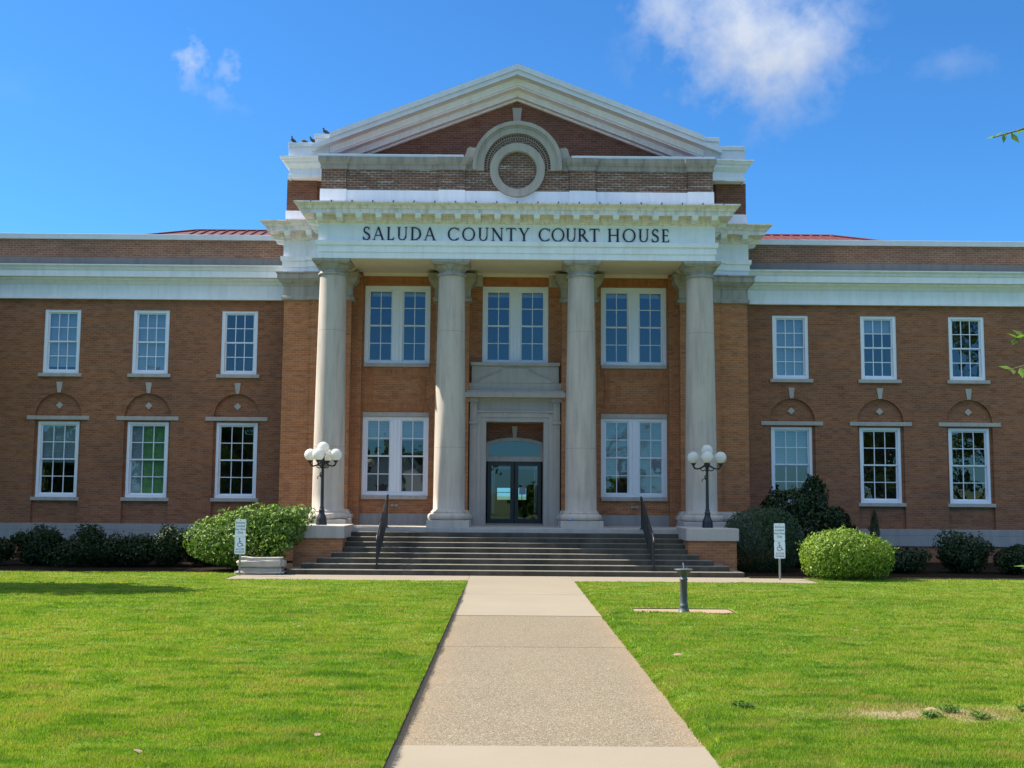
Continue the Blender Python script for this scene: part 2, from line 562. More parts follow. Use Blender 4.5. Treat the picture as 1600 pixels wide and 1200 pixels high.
MT['lawn'] = lawn_mat()
MT['grass'] = grass_mat()
MT['asphalt'] = plain('asphalt', (0.06, 0.06, 0.062), 0.9, var=0.3, scale=3, local=False)
MT['mulch'] = plain('mulch', (0.018, 0.013, 0.009), 0.95, var=0.6, scale=25, bumpn=0.8, local=False)
MT['mulch'].node_tree.nodes['Principled BSDF'].inputs['Specular IOR Level'].default_value = 0.05
MT['ground'] = plain('far_ground', (0.09, 0.12, 0.03), 0.95, var=0.4, scale=0.3, local=False)
MT['leaf_bright'] = leafy('hedge_leaves', (0.055, 0.13, 0.010), (0.30, 0.42, 0.045), 0.2)
MT['leaf_mid'] = leafy('shrub_leaves', (0.032, 0.085, 0.015), (0.23, 0.355, 0.05), 0.22, 0.6)
MT['leaf_weed'] = leafy('weed_leaves', (0.05, 0.12, 0.015), (0.12, 0.21, 0.03), 0.3, 0.8)
MT['leaf_dark'] = leafy('dark_leaves', (0.011, 0.027, 0.008), (0.030, 0.058, 0.013), 0.2)
MT['leaf_conifer'] = leafy('conifer_leaves', (0.018, 0.045, 0.016), (0.040, 0.085, 0.028), 0.15)
MT['leaf_tree'] = leafy('tree_leaves', (0.05, 0.10, 0.018), (0.10, 0.17, 0.03), 0.35)
MT['leaf_oak'] = leafy('branch_leaves', (0.07, 0.15, 0.02), (0.16, 0.26, 0.04), 0.45)


def lamp_glow():
    m, t, b, o = new_mat('ceiling_lamp')
    b.inputs['Base Color'].default_value = (0.9, 0.9, 0.85, 1)
    b.inputs['Emission Color'].default_value = (1, 0.93, 0.8, 1)
    b.inputs['Emission Strength'].default_value = 0.9
    return m


MT['lamp_glow'] = lamp_glow()


# ------------------------------------------------------------------ mesh helpers
class MB:
    def __init__(self):
        self.v, self.f = [], []
        self.smooth = []

    def add(self, vs, fs, smooth=False):
        o = len(self.v)
        self.v += [tuple(p) for p in vs]
        self.f += [tuple(i + o for i in q) for q in fs]
        self.smooth += [smooth] * len(fs)

    def box(self, x0, x1, y0, y1, z0, z1):
        x0, x1 = min(x0, x1), max(x0, x1)
        vs = [(x0, y0, z0), (x1, y0, z0), (x1, y1, z0), (x0, y1, z0), (x0, y0, z1), (x1, y0, z1), (x1, y1, z1), (x0, y1, z1)]
        self.add(vs, [(0, 3, 2, 1), (4, 5, 6, 7), (0, 1, 5, 4), (1, 2, 6, 5), (2, 3, 7, 6), (3, 0, 4, 7)])
        return self

    def prism(self, poly, y0, y1):
        """poly of (x,z), counter-clockwise seen from -Y, run from y0 to y1"""
        n = len(poly)
        vs = [(x, y0, z) for x, z in poly] + [(x, y1, z) for x, z in poly]
        fs = [tuple(range(n)), tuple(range(2 * n - 1, n - 1, -1))]
        fs += [(i, i + n, (i + 1) % n + n, (i + 1) % n) for i in range(n)]
        self.add(vs, fs)
        return self

    def quad(self, a, b, c, d):
        self.add([a, b, c, d], [(0, 1, 2, 3)])
        return self

    def ngon(self, pts):
        self.add(pts, [tuple(range(len(pts)))])
        return self

    def lathe(self, prof, cx, cy, seg=40, cz=0.0, smooth=True):
        n = len(prof)
        vs = []
        for r, z in prof:
            for k in range(seg):
                a = 2 * PI * k / seg
                vs.append((cx + r * math.cos(a), cy + r * math.sin(a), z + cz))
        fs = []
        for i in range(n - 1):
            for k in range(seg):
                k2 = (k + 1) % seg
                fs.append((i * seg + k, i * seg + k2, (i + 1) * seg + k2, (i + 1) * seg + k))
        self.add(vs, fs, smooth)
        self.add([vs[k] for k in range(seg)], [tuple(range(seg - 1, -1, -1))])
        self.add([vs[(n - 1) * seg + k] for k in range(seg)], [tuple(range(seg))])
        return self

    def tube(self, pts, radii, seg=10, smooth=True):
        pts = [Vector(p) for p in pts]
        if isinstance(radii, (int, float)):
            radii = [radii] * len(pts)
        vs, fs = [], []
        prev = None
        for i, p in enumerate(pts):
            d = (pts[min(i + 1, len(pts) - 1)] - pts[max(i - 1, 0)]).normalized()
            a = Vector((0, 0, 1)) if abs(d.z) < 0.9 else Vector((1, 0, 0))
            if prev is not None:
                a = prev
            e1 = (a - d * a.dot(d)).normalized()
            e2 = d.cross(e1)
            prev = e1
            for k in range(seg):
                t = 2 * PI * k / seg
                vs.append(p + (e1 * math.cos(t) + e2 * math.sin(t)) * radii[i])
        for i in range(len(pts) - 1):
            for k in range(seg):
                k2 = (k + 1) % seg
                fs.append((i * seg + k, i * seg + k2, (i + 1) * seg + k2, (i + 1) * seg + k))
        self.add(vs, fs, smooth)
        self.add(vs[:seg], [tuple(range(seg - 1, -1, -1))])
        self.add(vs[-seg:], [tuple(range(seg))])
        return self

    def ball(self, c, r, seg=24, rings=14, sz=1.0):
        prof = []
        for i in range(rings + 1):
            a = -PI / 2 + PI * i / rings
            prof.append((max(1e-4, r * math.cos(a)), r * sz * math.sin(a)))
        self.lathe(prof, c[0], c[1], seg, c[2])
        return self

    def sweep(self, path, prof, closed_prof=False):
        """plan path (x,y); outward is to the right of travel; prof of (out, z); mitred corners"""
        n = len(path)
        P = [Vector(p) for p in path]
        offs = []
        for i in range(n):
            ds = []
            if i > 0:
                ds.append((P[i] - P[i - 1]).normalized())
            if i < n - 1:
                ds.append((P[i + 1] - P[i]).normalized())
            ns = [Vector((d.y, -d.x)) for d in ds]
            if len(ns) == 1:
                offs.append(ns[0])
            else:
                b = (ns[0] + ns[1])
                b = b / b.length
                offs.append(b / max(0.3, b.dot(ns[0])))
        m = len(prof)
        vs = []
        for i in range(n):
            for o, z in prof:
                q = P[i] + offs[i] * o
                vs.append((q.x, q.y, z))
        fs = []
        last = m if closed_prof else m - 1
        for i in range(n - 1):
            for j in range(last):
                j2 = (j + 1) % m
                fs.append((i * m + j, (i + 1) * m + j, (i + 1) * m + j2, i * m + j2))
        self.add(vs, fs)
        self.add(vs[:m], [tuple(range(m))])
        self.add(vs[-m:], [tuple(range(m - 1, -1, -1))])
        return self

    def build(self, name, mat, parent=None, bevel=0.0):
        me = bpy.data.meshes.new(name)
        me.from_pydata(self.v, [], self.f)
        me.polygons.foreach_set('use_smooth', self.smooth)
        me.materials.append(MT[mat] if isinstance(mat, str) else mat)
        me.update()
        o = bpy.data.objects.new(name, me)
        COL.objects.link(o)
        if parent is not None:
            adopt(o, parent)
        if bevel:
            md = o.modifiers.new('bevel', 'BEVEL')
            md.width = bevel
            md.segments = 2
            md.limit_method = 'ANGLE'
        return o


def world_loc(o):
    p = Vector((0, 0, 0))
    while o is not None:
        p += o.location
        o = o.parent
    return p


WORLD = {}


def adopt(o, parent):
    """parent a mesh whose coordinates are in world space (WORLD things) or local to the thing"""
    o.parent = parent
    root = parent
    while root.parent:
        root = root.parent
    if root.name in WORLD and parent is root:
        o.location = -root.location


def tag(o, label=None, cat=None, group=None, kind=None):
    if label:
        o['label'] = label
    if cat:
        o['category'] = cat
    if group:
        o['group'] = group
    if kind:
        o['kind'] = kind
    return o


def thing(name, loc, label, cat, group=None, rz=0.0, world=False):
    o = bpy.data.objects.new(name, None)
    o.empty_display_size = 0.3
    o.location = loc
    o.rotation_euler = (0, 0, rz)
    COL.objects.link(o)
    if world:
        WORLD[o.name] = 1
    return tag(o, label, cat, group)


def copy_thing(root, loc, rz=None, label=None):
    r = root.copy()
    COL.objects.link(r)
    r.location = loc
    if rz is not None:
        r.rotation_euler = (0, 0, rz)
    if label:
        r['label'] = label
    for ch in list(root.children):
        c = ch.copy()
        COL.objects.link(c)
        c.parent = r
        for g in list(ch.children):
            d = g.copy()
            COL.objects.link(d)
            d.parent = c
    return r


def np_obj(name, V, Fc, mat, parent=None, smooth=False):
    me = bpy.data.meshes.new(name)
    V = np.asarray(V, dtype=np.float32)
    Fc = np.asarray(Fc, dtype=np.int32)
    k = Fc.shape[1]
    me.vertices.add(len(V))
    me.vertices.foreach_set('co', V.ravel())
    me.loops.add(Fc.size)
    me.loops.foreach_set('vertex_index', Fc.ravel())
    me.polygons.add(len(Fc))
    me.polygons.foreach_set('loop_start', np.arange(0, Fc.size, k, dtype=np.int32))
    me.polygons.foreach_set('loop_total', np.full(len(Fc), k, dtype=np.int32))
    me.update(calc_edges=True)
    me.materials.append(MT[mat])
    o = bpy.data.objects.new(name, me)
    COL.objects.link(o)
    if parent is not None:
        adopt(o, parent)
    return o


# ------------------------------------------------------------------ the ground
PX0, PX1 = -1.21, 1.46        # the walk's edges


def structure(mb, name, mat):
    return tag(mb.build(name, mat), kind='structure')


structure(MB().quad((-1500, -1500, -0.06), (1500, -1500, -0.06), (1500, 1500, -0.06), (-1500, 1500, -0.06)), 'ground', 'ground')
structure(MB().box(PX0, PX1, -8, 9.88, -0.05, 0.004), 'path_apron', 'concrete')
structure(MB().box(PX0, PX1, 9.90, 16.18, -0.05, 0.0).box(PX0, PX1, 16.2, 20.28, -0.05, 0.0), 'path', 'aggregate')
SY = 28.25
structure(MB().box(-200, 200, -18.5, -8.2, -0.05, -0.02), 'road', 'asphalt')  # road and pavement added out of view so grey bounce tempers the lawn's green
structure(MB().box(-200, 200, -8.0, -6.1, -0.05, 0.01), 'street_pavement', 'concrete')
structure(MB().box(-60, 60, 53, 140, -0.05, 0.0), 'rear_pavement', 'concrete')
structure(MB().box(PX0, PX1, 20.30, 24.6, -0.05, 0.004).box(PX0, PX1, 24.62, SY - .02, -0.05, 0.004)
          .box(-7.3, PX0 - .01, SY, 30.3, -0.05, 0.0).box(PX0, PX1, SY, 30.3, -0.05, 0.002).box(PX1 + .01, 7.6, SY, 30.3, -0.05, 0.0), 'pavement', 'concrete')
EW = 0.13
LZ, LZ2 = 0.058, 0.008      # the turf stands above the walk and dips to the pavement before the steps


def lawn_z(y, x=None):
    z = LZ + (LZ2 - LZ) * np.clip((y - 23.0) / (SY - 23.0), 0, 1)
    if x is not None:
        z = np.where((x > 0) & (x < PX1 + EW), z * np.clip((x - PX1) / EW, 0.02, 1), z)
    return z


lw = MB()
lw.box(-70, PX0, -6, 23.0, -0.05, LZ).box(PX1 + EW, 70, -6, 20.38, -0.05, LZ).box(PX1 + EW, 70, 21.25, 23.0, -0.05, LZ)
for ya, yb in ((-6, 20.38), (20.55, 23.0)):
    lw.add([(PX1, ya, .002), (PX1 + EW, ya, LZ), (PX1 + EW, yb, LZ), (PX1, yb, .002)], [(0, 1, 2, 3)])
lw.box(3.9, 70, 20.38, 21.25, -0.05, LZ).box(PX1 + EW, 2.1, 20.55, 21.25, -0.05, LZ)
lw.add([(PX1, 23.0, .002), (PX1 + EW, 23.0, LZ), (PX1 + EW, SY, LZ2), (PX1, SY, .002)], [(0, 1, 2, 3)])
for xa, xb in ((-70, PX0), (PX1 + EW, 70)):
    lw.add([(xa, 23, -.05), (xb, 23, -.05), (xb, SY, -.05), (xa, SY, -.05), (xa, 23, LZ), (xb, 23, LZ), (xb, SY, LZ2), (xa, SY, LZ2)],
           [(4, 5, 6, 7), (0, 1, 5, 4), (1, 2, 6, 5), (2, 3, 7, 6), (3, 0, 4, 7)])
lw.box(-70, -7.32, SY, 30.5, -0.05, LZ2).box(7.62, 70, SY, 29.9, -0.05, LZ2)
structure(lw, 'lawn', 'lawn')
structure(MB().box(2.12, 3.88, 20.45, 21.22, -0.05, 0.045).box(PX1 + .01, 2.11, 20.4, 20.54, -0.05, 0.03), 'fountain_pad', 'pad')
structure(MB().box(-70, -6.2, 30.5, 37.6, -0.05, 0.015).box(6.2, 70, 29.9, 37.6, -0.05, 0.015), 'planting_bed', 'mulch')


def grass_blades():
    """short mown turf: single-triangle blades, denser near the camera"""
    def allowed(x, y):
        ok = ~((x > PX0 - 0.0) & (x < PX1 + 0.0))
        ok &= ~((x > -7.3) & (x < 7.6) & (y > SY))
        ok &= ~((x > 2.06) & (x < 3.92) & (y > 20.38) & (y < 21.27))
        ok &= ~((x > PX1) & (x < 2.1) & (y > 20.38) & (y < 20.55))
        ok &= np.where(x < 0, y < 30.5, y < 29.9)
        return ok
    xs, ys = [], []
    y0 = 5.0
    while y0 < 30.5:
        y1 = min(30.5, y0 * 1.06)
        hw = 0.5 * y1 + 2.5
        dens = 10500 * (9.0 / max(8.0, y0)) ** 2
        n = int(dens * 2 * hw * (y1 - y0))
        xs.append(rng.uniform(-hw, hw, n))
        ys.append(rng.uniform(y0, y1, n))
        y0 = y1
    x = np.concatenate(xs)
    y = np.concatenate(ys)
    # extra blades leaning over the walk's edges
    ne = 16000
    ye = 6 + (SY - 6.1) * rng.random(ne) ** 1.5
    side = rng.random(ne) < 0.5
    xe = np.where(side, PX0 - np.abs(rng.normal(0, .03, ne)) + .012, PX1 + np.abs(rng.normal(0, .05, ne)) - .015 * rng.random(ne) - .008 * np.sin(ye * 2.3) ** 2)
    k = allowed(x, y)
    wd = np.hypot((x - 3.95) * .6, (y - 11.12) * 2.2) + .22 * np.sin(7.3 * x + 2 * np.sin(5 * y)) + .2 * np.sin(11 * y - 3.1 * x)
    k &= rng.random(len(x)) > .85 * np.clip(1.25 - 1.25 * wd, 0, 1)
    x, y = np.concatenate([x[k], xe]), np.concatenate([y[k], ye])
    n = len(x)
    sc_ = np.clip(y / 9.0, 0.9, 3.2) ** 0.75
    patch = 0.5 + 0.5 * np.sin(x * 1.7 + 1.3 * np.sin(y * 0.9)) * np.sin(y * 1.3 + x * 0.6)
    p2 = np.zeros(n)
    for fx, fy, ph, am in ((5.1, 3.3, .3, .5), (-3.7, 6.1, 1.9, .5), (9.3, 8.1, 4.0, .35), (2.1, -4.3, 2.2, .6), (13.0, -11.0, .7, .25), (1.1, 1.9, 5.0, .6)):
        p2 += am * np.sin(fx * x + fy * y + ph + 1.4 * np.sin(.9 * fy * x - .7 * fx * y + ph))
    p2 /= 1.6
    zoff = np.clip(.010 + .012 * p2, 0, .03) * np.where((y > 25) | ((x > 0) & (x < PX1 + .1)), .3, 1.0)
    h = rng.uniform(0.016, 0.036, n) * np.where(y > 24, .75, 1.0) * (0.85 + 0.3 * patch) * np.clip(1 + .3 * p2, .7, 1.7)
    w = 0.0036 * sc_ * rng.uniform(0.8, 1.4, n)
    a = rng.uniform(0, 2 * PI, n)
    lean = rng.uniform(0.1, 0.9, n) * h
    la = rng.uniform(0, 2 * PI, n)
    dx, dy = np.cos(a) * w, np.sin(a) * w
    V = np.empty((n, 3, 3), np.float32)
    V[:, 0] = np.stack([x - dx, y - dy, lawn_z(y, x) - 0.004 + zoff], 1)
    V[:, 1] = np.stack([x + dx, y + dy, lawn_z(y, x) - 0.004 + zoff], 1)
    V[:, 2] = np.stack([x + np.cos(la) * lean, y + np.sin(la) * lean, lawn_z(y, x) + zoff + h], 1)
    o = np_obj('grass', V.reshape(-1, 3), np.arange(3 * n).reshape(-1, 3), 'grass')
    tag(o, 'short bright green mown lawn grass beside the walk', 'grass', kind='stuff')


grass_blades()

# ------------------------------------------------------------------ the courthouse
CH = thing('courthouse', (0, 36, 0), 'red brick courthouse with white columned portico, pediment and two long wings', 'building', world=True)
YW = 37.5      # wing wall
YM = 36.5      # portico back wall
YP = 36.0      # piers
FR = 33.6      # entablature face
BAYS = [9.31, 12.29, 15.28, 18.26]
WEND = 20.2


def part(mb, name, mat, parent=None, bevel=0.0):
    return mb.build(name, mat, parent or CH, bevel)


def front(mb, x0, x1, z0, z1, y, holes, depth):
    """a wall face at y with rectangular holes and their reveals"""
    xs = sorted({x0, x1} | {h[0] for h in holes} | {h[1] for h in holes})
    zs = sorted({z0, z1} | {h[2] for h in holes} | {h[3] for h in holes})
    for i in range(len(xs) - 1):
        for j in range(len(zs) - 1):
            mx, mz = (xs[i] + xs[i + 1]) / 2, (zs[j] + zs[j + 1]) / 2
            if any(h[0] < mx < h[1] and h[2] < mz < h[3] for h in holes):
                continue
            mb.quad((xs[i], y, zs[j]), (xs[i + 1], y, zs[j]), (xs[i + 1], y, zs[j + 1]), (xs[i], y, zs[j + 1]))
    for a, b, c, d in holes:
        e = y + depth
        mb.quad((a, y, c), (a, y, d), (a, e, d), (a, e, c))
        mb.quad((b, y, c), (b, e, c), (b, e, d), (b, y, d))
        mb.quad((a, y, d), (b, y, d), (b, e, d), (a, e, d))
        mb.quad((a, y, c), (a, e, c), (b, e, c), (b, y, c))


def window(x0, x1, z0, z1, y, cols, rows, jamb=0.10, split=None, sill=None, blinds=(), lintel=None, top=0.09, bot=0.10):
    """white painted window; y = wall face; split = (a,b) centre mullion"""
    fr = MB()
    f0, f1 = y + 0.03, y + 0.24
    fr.box(x0 + .002, x0 + jamb, f0, f1, z0, z1).box(x1 - jamb, x1 - .002, f0, f1, z0, z1)
    fr.box(x0 + jamb, x1 - jamb, f0 + .003, f1, z1 - top, z1 - .002).box(x0 + jamb, x1 - jamb, f0 - .015, f1, z0, z0 + bot)
    lights = [(x0 + jamb, x1 - jamb)]
    if split:
        a, b = split
        fr.box(a, b, f0 + .005, f1, z0 + bot, z1 - top)
        fr.box(a + .11, b - .11, f0 - .02, f0 + .01, z0 + bot, z1 - top)
        lights = [(x0 + jamb, a), (b, x1 - jamb)]
    w = part(fr, 'window', 'frame', bevel=0.006)
    sa, pa = MB(), MB()
    g0, g1 = z0 + bot, z1 - top
    mid = (g0 + g1) / 2
    for a, b in lights:
        for (c, d, yy) in ((mid - .02, g1, y + .09), (g0, mid + .02, y + .13)):
            s = .045
            sa.box(a, a + s, yy, yy + .045, c, d).box(b - s, b, yy, yy + .045, c, d)
            sa.box(a + s, b - s, yy + .002, yy + .045, d - s, d).box(a + s, b - s, yy + .002, yy + .045, c, c + s)
            for k in range(1, cols):
                xm = a + s + (b - a - 2 * s) * k / cols
                sa.box(xm - .013, xm + .013, yy + .006, yy + .04, c + s, d - s)
            for k in range(1, rows // 2):
                zm = c + s + (d - c - 2 * s) * k / (rows // 2)
                sa.box(a + s, b - s, yy + .008, yy + .038, zm - .013, zm + .013)
            tl = random.uniform(-.004, .004)
            tx = random.uniform(-.004, .004)
            pa.quad((a + s, yy + .024 - tx, c + s), (b - s, yy + .024 + tx, c + s), (b - s, yy + .024 + tx + tl, d - s), (a + s, yy + .024 - tx + tl, d - s))
    sub(sa, 'sash', 'frame', w)
    sub(pa, 'pane', 'glass', w)
    if sill:
        sb = MB().box(sill[0], sill[1], y - .08, y + .2, sill[2], sill[3])
        sub(sb, 'sill', 'stone_trim', w, 0.008)
    if lintel:
        sub(MB().box(lintel[0], lintel[1], y - .02, y + .2, lintel[2], lintel[3]), 'lintel', 'stone_trim', w, 0.006)
    for li, frac in blinds:
        a, b = lights[li]
        sub(MB().box(a + .01, b - .01, y + .20, y + .212, g1 - (g1 - g0) * frac, g1), 'blind', 'blind', w)
    return w


def sub(mb, name, mat, parent, bevel=0.0):
    o = mb.build(name, mat, None, bevel)
    o.parent = parent
    return o


def arch_pts(cx, cz, r, n=20, a0=0.0, a1=PI):
    return [(cx + r * math.cos(a0 + (a1 - a0) * i / n), cz + r * math.sin(a0 + (a1 - a0) * i / n)) for i in range(n + 1)]


def wing(s):
    """s = -1 left, 1 right"""
    wall, base = MB(), MB()
    edges = [7.4] + [(BAYS[i] + BAYS[i + 1]) / 2 for i in range(3)] + [WEND]
    for i, bx in enumerate(BAYS):
        c = s * bx
        e0, e1 = sorted((s * edges[i], s * edges[i + 1]))
        a, b = c - .775, c + .775
        # the brick face round the recessed arched panel
        poly = [(e0, YW, 1.10), (a, YW, 1.10), (a, YW, 4.67)]
        poly += [(x, YW, z) for x, z in reversed(arch_pts(c, 4.67, .775))][1:]
        poly += [(b, YW, 1.10), (e1, YW, 1.10), (e1, YW, 5.95), (e0, YW, 5.95)]
        wall.ngon(poly)
        ap = [(a, 1.10)] + list(reversed(arch_pts(c, 4.67, .775))) + [(b, 1.10)]
        for (x1_, z1_), (x2_, z2_) in zip(ap[:-1], ap[1:]):
            wall.quad((x1_, YW, z1_), (x1_, YW + .09, z1_), (x2_, YW + .09, z2_), (x2_, YW, z2_))
        front(wall, e0, e1, 5.95, 8.70, YW, [(c - .61, c + .61, 6.10, 8.27)], .25)
        rec = MB()
        front(rec, a - .02, b + .02, 1.10, 5.47, YW + .09, [(c - .69, c + .69, 1.965, 4.485)], .2)
        part(rec, 'recessed_panel', 'brick_wing')
    part(wall, 'wing_wall', 'brick_wing')
    xa, xb = sorted((s * 7.4, s * WEND))
    base.box(xa, xb, YW - .05, YW + .2, .54, .885).box(xa, xb, YW - .03, YW + .2, .89, 1.10)
    part(base, 'base_course', 'stone_base', bevel=.01)
    part(MB().box(xa, xb, YW - .01, YW + .2, -.05, .54), 'foundation', 'brick_wing')
    # entablature of the wing
    path = [(xa, YW), (xb, YW)]
    prof = [(0, 8.62), (.14, 8.62), (.14, 8.69), (.10, 8.70), (.10, 9.10), (.14, 9.13), (.20, 9.22), (.26, 9.26), (.26, 9.32), (.44, 9.33), (.44, 9.53),
            (.47, 9.56), (.50, 9.62), (.57, 9.69), (.57, 9.72), (0.0, 9.80)]
    part(MB().sweep(path, prof), 'wing_cornice', 'white')
    part(MB().box(xa, xb, YW - .015, YW + .2, 9.78, 10.07), 'flashing', 'flashing')
    part(MB().box(xa, xb, YW, YW + .35, 10.07, 10.69), 'wing_parapet', 'brick_brown')
    part(MB().box(xa - .04, xb + .04, YW - .07, YW + .45, 10.69, 10.87), 'coping', 'metal_cap', bevel=.01)
    # end wall and roof of the wing
    xe = s * WEND
    part(MB().quad((xe, YW, -.05), (xe, 52, -.05), (xe, 52, 10.6), (xe, YW, 10.6)), 'end_wall', 'brick_wing')
    part(MB().box(xa, xb, YW + .3, 52, 10.2, 10.3), 'flat_roof', 'flashing')
    for i, bx in enumerate(BAYS):
        c = s * bx
        bl_up = {(-1, 0): [], (-1, 1): [(0, 1.0)], (-1, 2): [(0, .93)], (1, 0): [(0, 1.0)], (1, 1): [(0, .25)], (1, 2): []}.get((s, i), [(0, .5)])
        bl_lo = {(-1, 0): [], (-1, 1): [(0, 1.0)], (-1, 2): [(0, .55)], (1, 0): [(0, .5)], (1, 1): [], (1, 2): []}.get((s, i), [(0, .4)])
        window(c - .61, c + .61, 6.10, 8.27, YW, 3, 4, .115, sill=(c - .725, c + .725, 5.985, 6.10), blinds=bl_up)
        w = window(c - .69, c + .69, 1.965, 4.485, YW + .06, 3, 4, .10, sill=(c - .80, c + .80, 1.85, 1.965), blinds=bl_lo)
        if (s, i) == (-1, 1):      # a green shade over two thirds of this window
            sub(MB().box(c - .17, c + .58, YW + .245, YW + .255, 2.05, 4.40), 'shade', 'green_shade', w)
        sub(MB().box(c - 1.04, c + 1.04, YW - .035, YW + .28, 4.54, 4.67), 'lintel', 'stone_trim', w, .008)
        part(MB().prism([(c - .055, 5.45), (c + .055, 5.45), (c + .105, 5.81), (c - .105, 5.81)], YW - .03, YW + .1), 'keystone', 'stone_trim')
        part(MB().prism([(c, 4.91), (c + .125, 5.03), (c, 5.15), (c - .125, 5.03)], YW + .06, YW + .15), 'stone_diamond', 'stone_trim')


wing(-1)
wing(1)

# ---- portico back wall with its windows and the doorway
wm = MB()
WIN_UP = [(-4.97, -2.81, 6.40, 8.99), (-1.09, 1.08, 6.43, 8.99), (2.81, 4.97, 6.40, 8.99)]
WIN_LO = [(-4.97, -2.81, 2.09, 4.66), (2.81, 4.97, 2.09, 4.66)]
front(wm, -5.05, 5.05, 1.0, 9.5, YM, WIN_UP + WIN_LO + [(-1.3, 1.3, 1.0, 5.0)], .3)
part(wm, 'portico_wall', 'brick')
# outer strips, pilasters behind the columns and the big corner piers
for s in (-1, 1):
    part(MB().box(s * 5.02, s * 5.40, 36.32, 36.9, 1.17, 9.4), 'brick_strip', 'brick')
    part(MB().box(s * 1.50, s * 2.62, YP, 36.9, 1.5, 8.5).box(s * 2.60, s * 2.70, 36.40, 36.9, 1.5, 9.3), 'brick_pilaster', 'brick')
    part(MB().box(s * 5.33, s * 6.62, 35.93, 36.9, 1.5, 8.5).box(s * 6.60, s * 7.53, YP, 38.2, 0.9, 8.5), 'brick_pier', 'brick')
    part(MB().box(s * 6.55, s * 7.58, YP - .05, 38.2, 0.4, 1.17), 'pier_base', 'stone_base', bevel=.01)
    part(MB().box(s * 6.45, s * 7.55, YP - .02, 38.2, -.05, .42), 'pier_foundation', 'brick')
    part(MB().box(s * 1.50, s * 5.35, YM - .06, YM + .2, 1.0, 1.52), 'base_band', 'stone_base', bevel=.01)
pbase = [(0.0, 1.15), (.12, 1.17), (.12, 1.34), (.15, 1.36), (.17, 1.43), (.15, 1.50), (.08, 1.53), (.07, 1.57), (.02, 1.64), (0.0, 1.66)]
for s in (-1, 1):
    pth = [(s * 5.33, 36.5), (s * 5.33, 35.93), (s * 6.62, 35.93), (s * 6.62, YP), (s * 7.53, YP), (s * 7.53, 38.2)]
    if s > 0:
        pass
    else:
        pth = pth[::-1]
    if s > 0:
        part(MB().sweep(pth, pbase), 'pilaster_base', 'stone_trim')
    else:
        part(MB().sweep(pth, pbase), 'pilaster_base', 'stone_trim')
    a, b = sorted((s * 1.50, s * 2.62))
    part(MB().sweep([(a, 36.5), (a, YP), (b, YP), (b, 36.5)], pbase), 'pilaster_base', 'stone_trim')
pcap = [(0.0, 8.38), (.07, 8.40), (.08, 8.46), (.06, 8.52), (.025, 8.54), (.025, 8.84), (.05, 8.86), (.06, 8.90), (.14, 8.98), (.19, 9.05), (.21, 9.07), (.21, 9.22), (.25, 9.25), (.25, 9.285), (0.0, 9.288)]
for s in (-1, 1):
    pth = [(s * 5.33, 36.5), (s * 5.33, 35.93), (s * 6.62, 35.93), (s * 6.62, YP), (s * 7.53, YP), (s * 7.53, 38.2)]
    if s < 0:
        pth = pth[::-1]
    part(MB().sweep(pth, pcap), 'pilaster_capital', 'stone_dark')
    a, b = sorted((s * 1.50, s * 2.62))
    part(MB().sweep([(a, 36.5), (a, YP), (b, YP), (b, 36.5)], pcap), 'pilaster_capital', 'stone_dark')
# brick panels and soldier courses, a few millimetres proud
for s in (-1, 1):
    a, b = sorted((s * 2.81, s * 4.97))
    part(MB().box(a - .1, b + .1, YM - .008, YM + .1, 8.995, 9.33), 'soldier_course', 'brick_soldier')
    so = MB().box(a, b, YM - .014, YM + .1, 5.98, 6.26)
    so.box(a, b, YM - .014, YM + .1, 4.83, 5.10)
    so.box(a + .12, a + .30, YM - .018, YM + .1, 5.09, 5.99)
    so.box(b - .30, b - .12, YM - .018, YM + .1, 5.09, 5.99)
    part(so, 'panel_border', 'brick_soldier')
    part(MB().box(s * 1.09, s * 1.40, YM - .10, YM + .1, 8.97, 9.36), 'corbel', 'stone_trim', bevel=.008)
part(MB().box(-1.09, 1.08, YM - .008, YM + .1, 8.995, 9.33), 'soldier_course', 'brick_soldier')

for i, (a, b, c, d) in enumerate(WIN_UP):
    mid = (a + b) / 2
    window(a, b, c, d, YM, 2, 4, .13, split=(mid - .165, mid + .165), sill=(a - .0, b + .0, c - .11, c) if i != 1 else None,
           blinds=[(0, .08), (1, .08)], top=.14, bot=.09)
for i, (a, b, c, d) in enumerate(WIN_LO):
    mid = (a + b) / 2
    window(a, b, c, d, YM, 2, 4, .13, split=(mid - .165, mid + .165), sill=(a, b, c - .115, c), lintel=(a, b, d, d + .14),
           blinds=[(0, .28), (1, .28)] if i == 0 else [(0, .78), (1, 1.0)], top=.10, bot=.10)

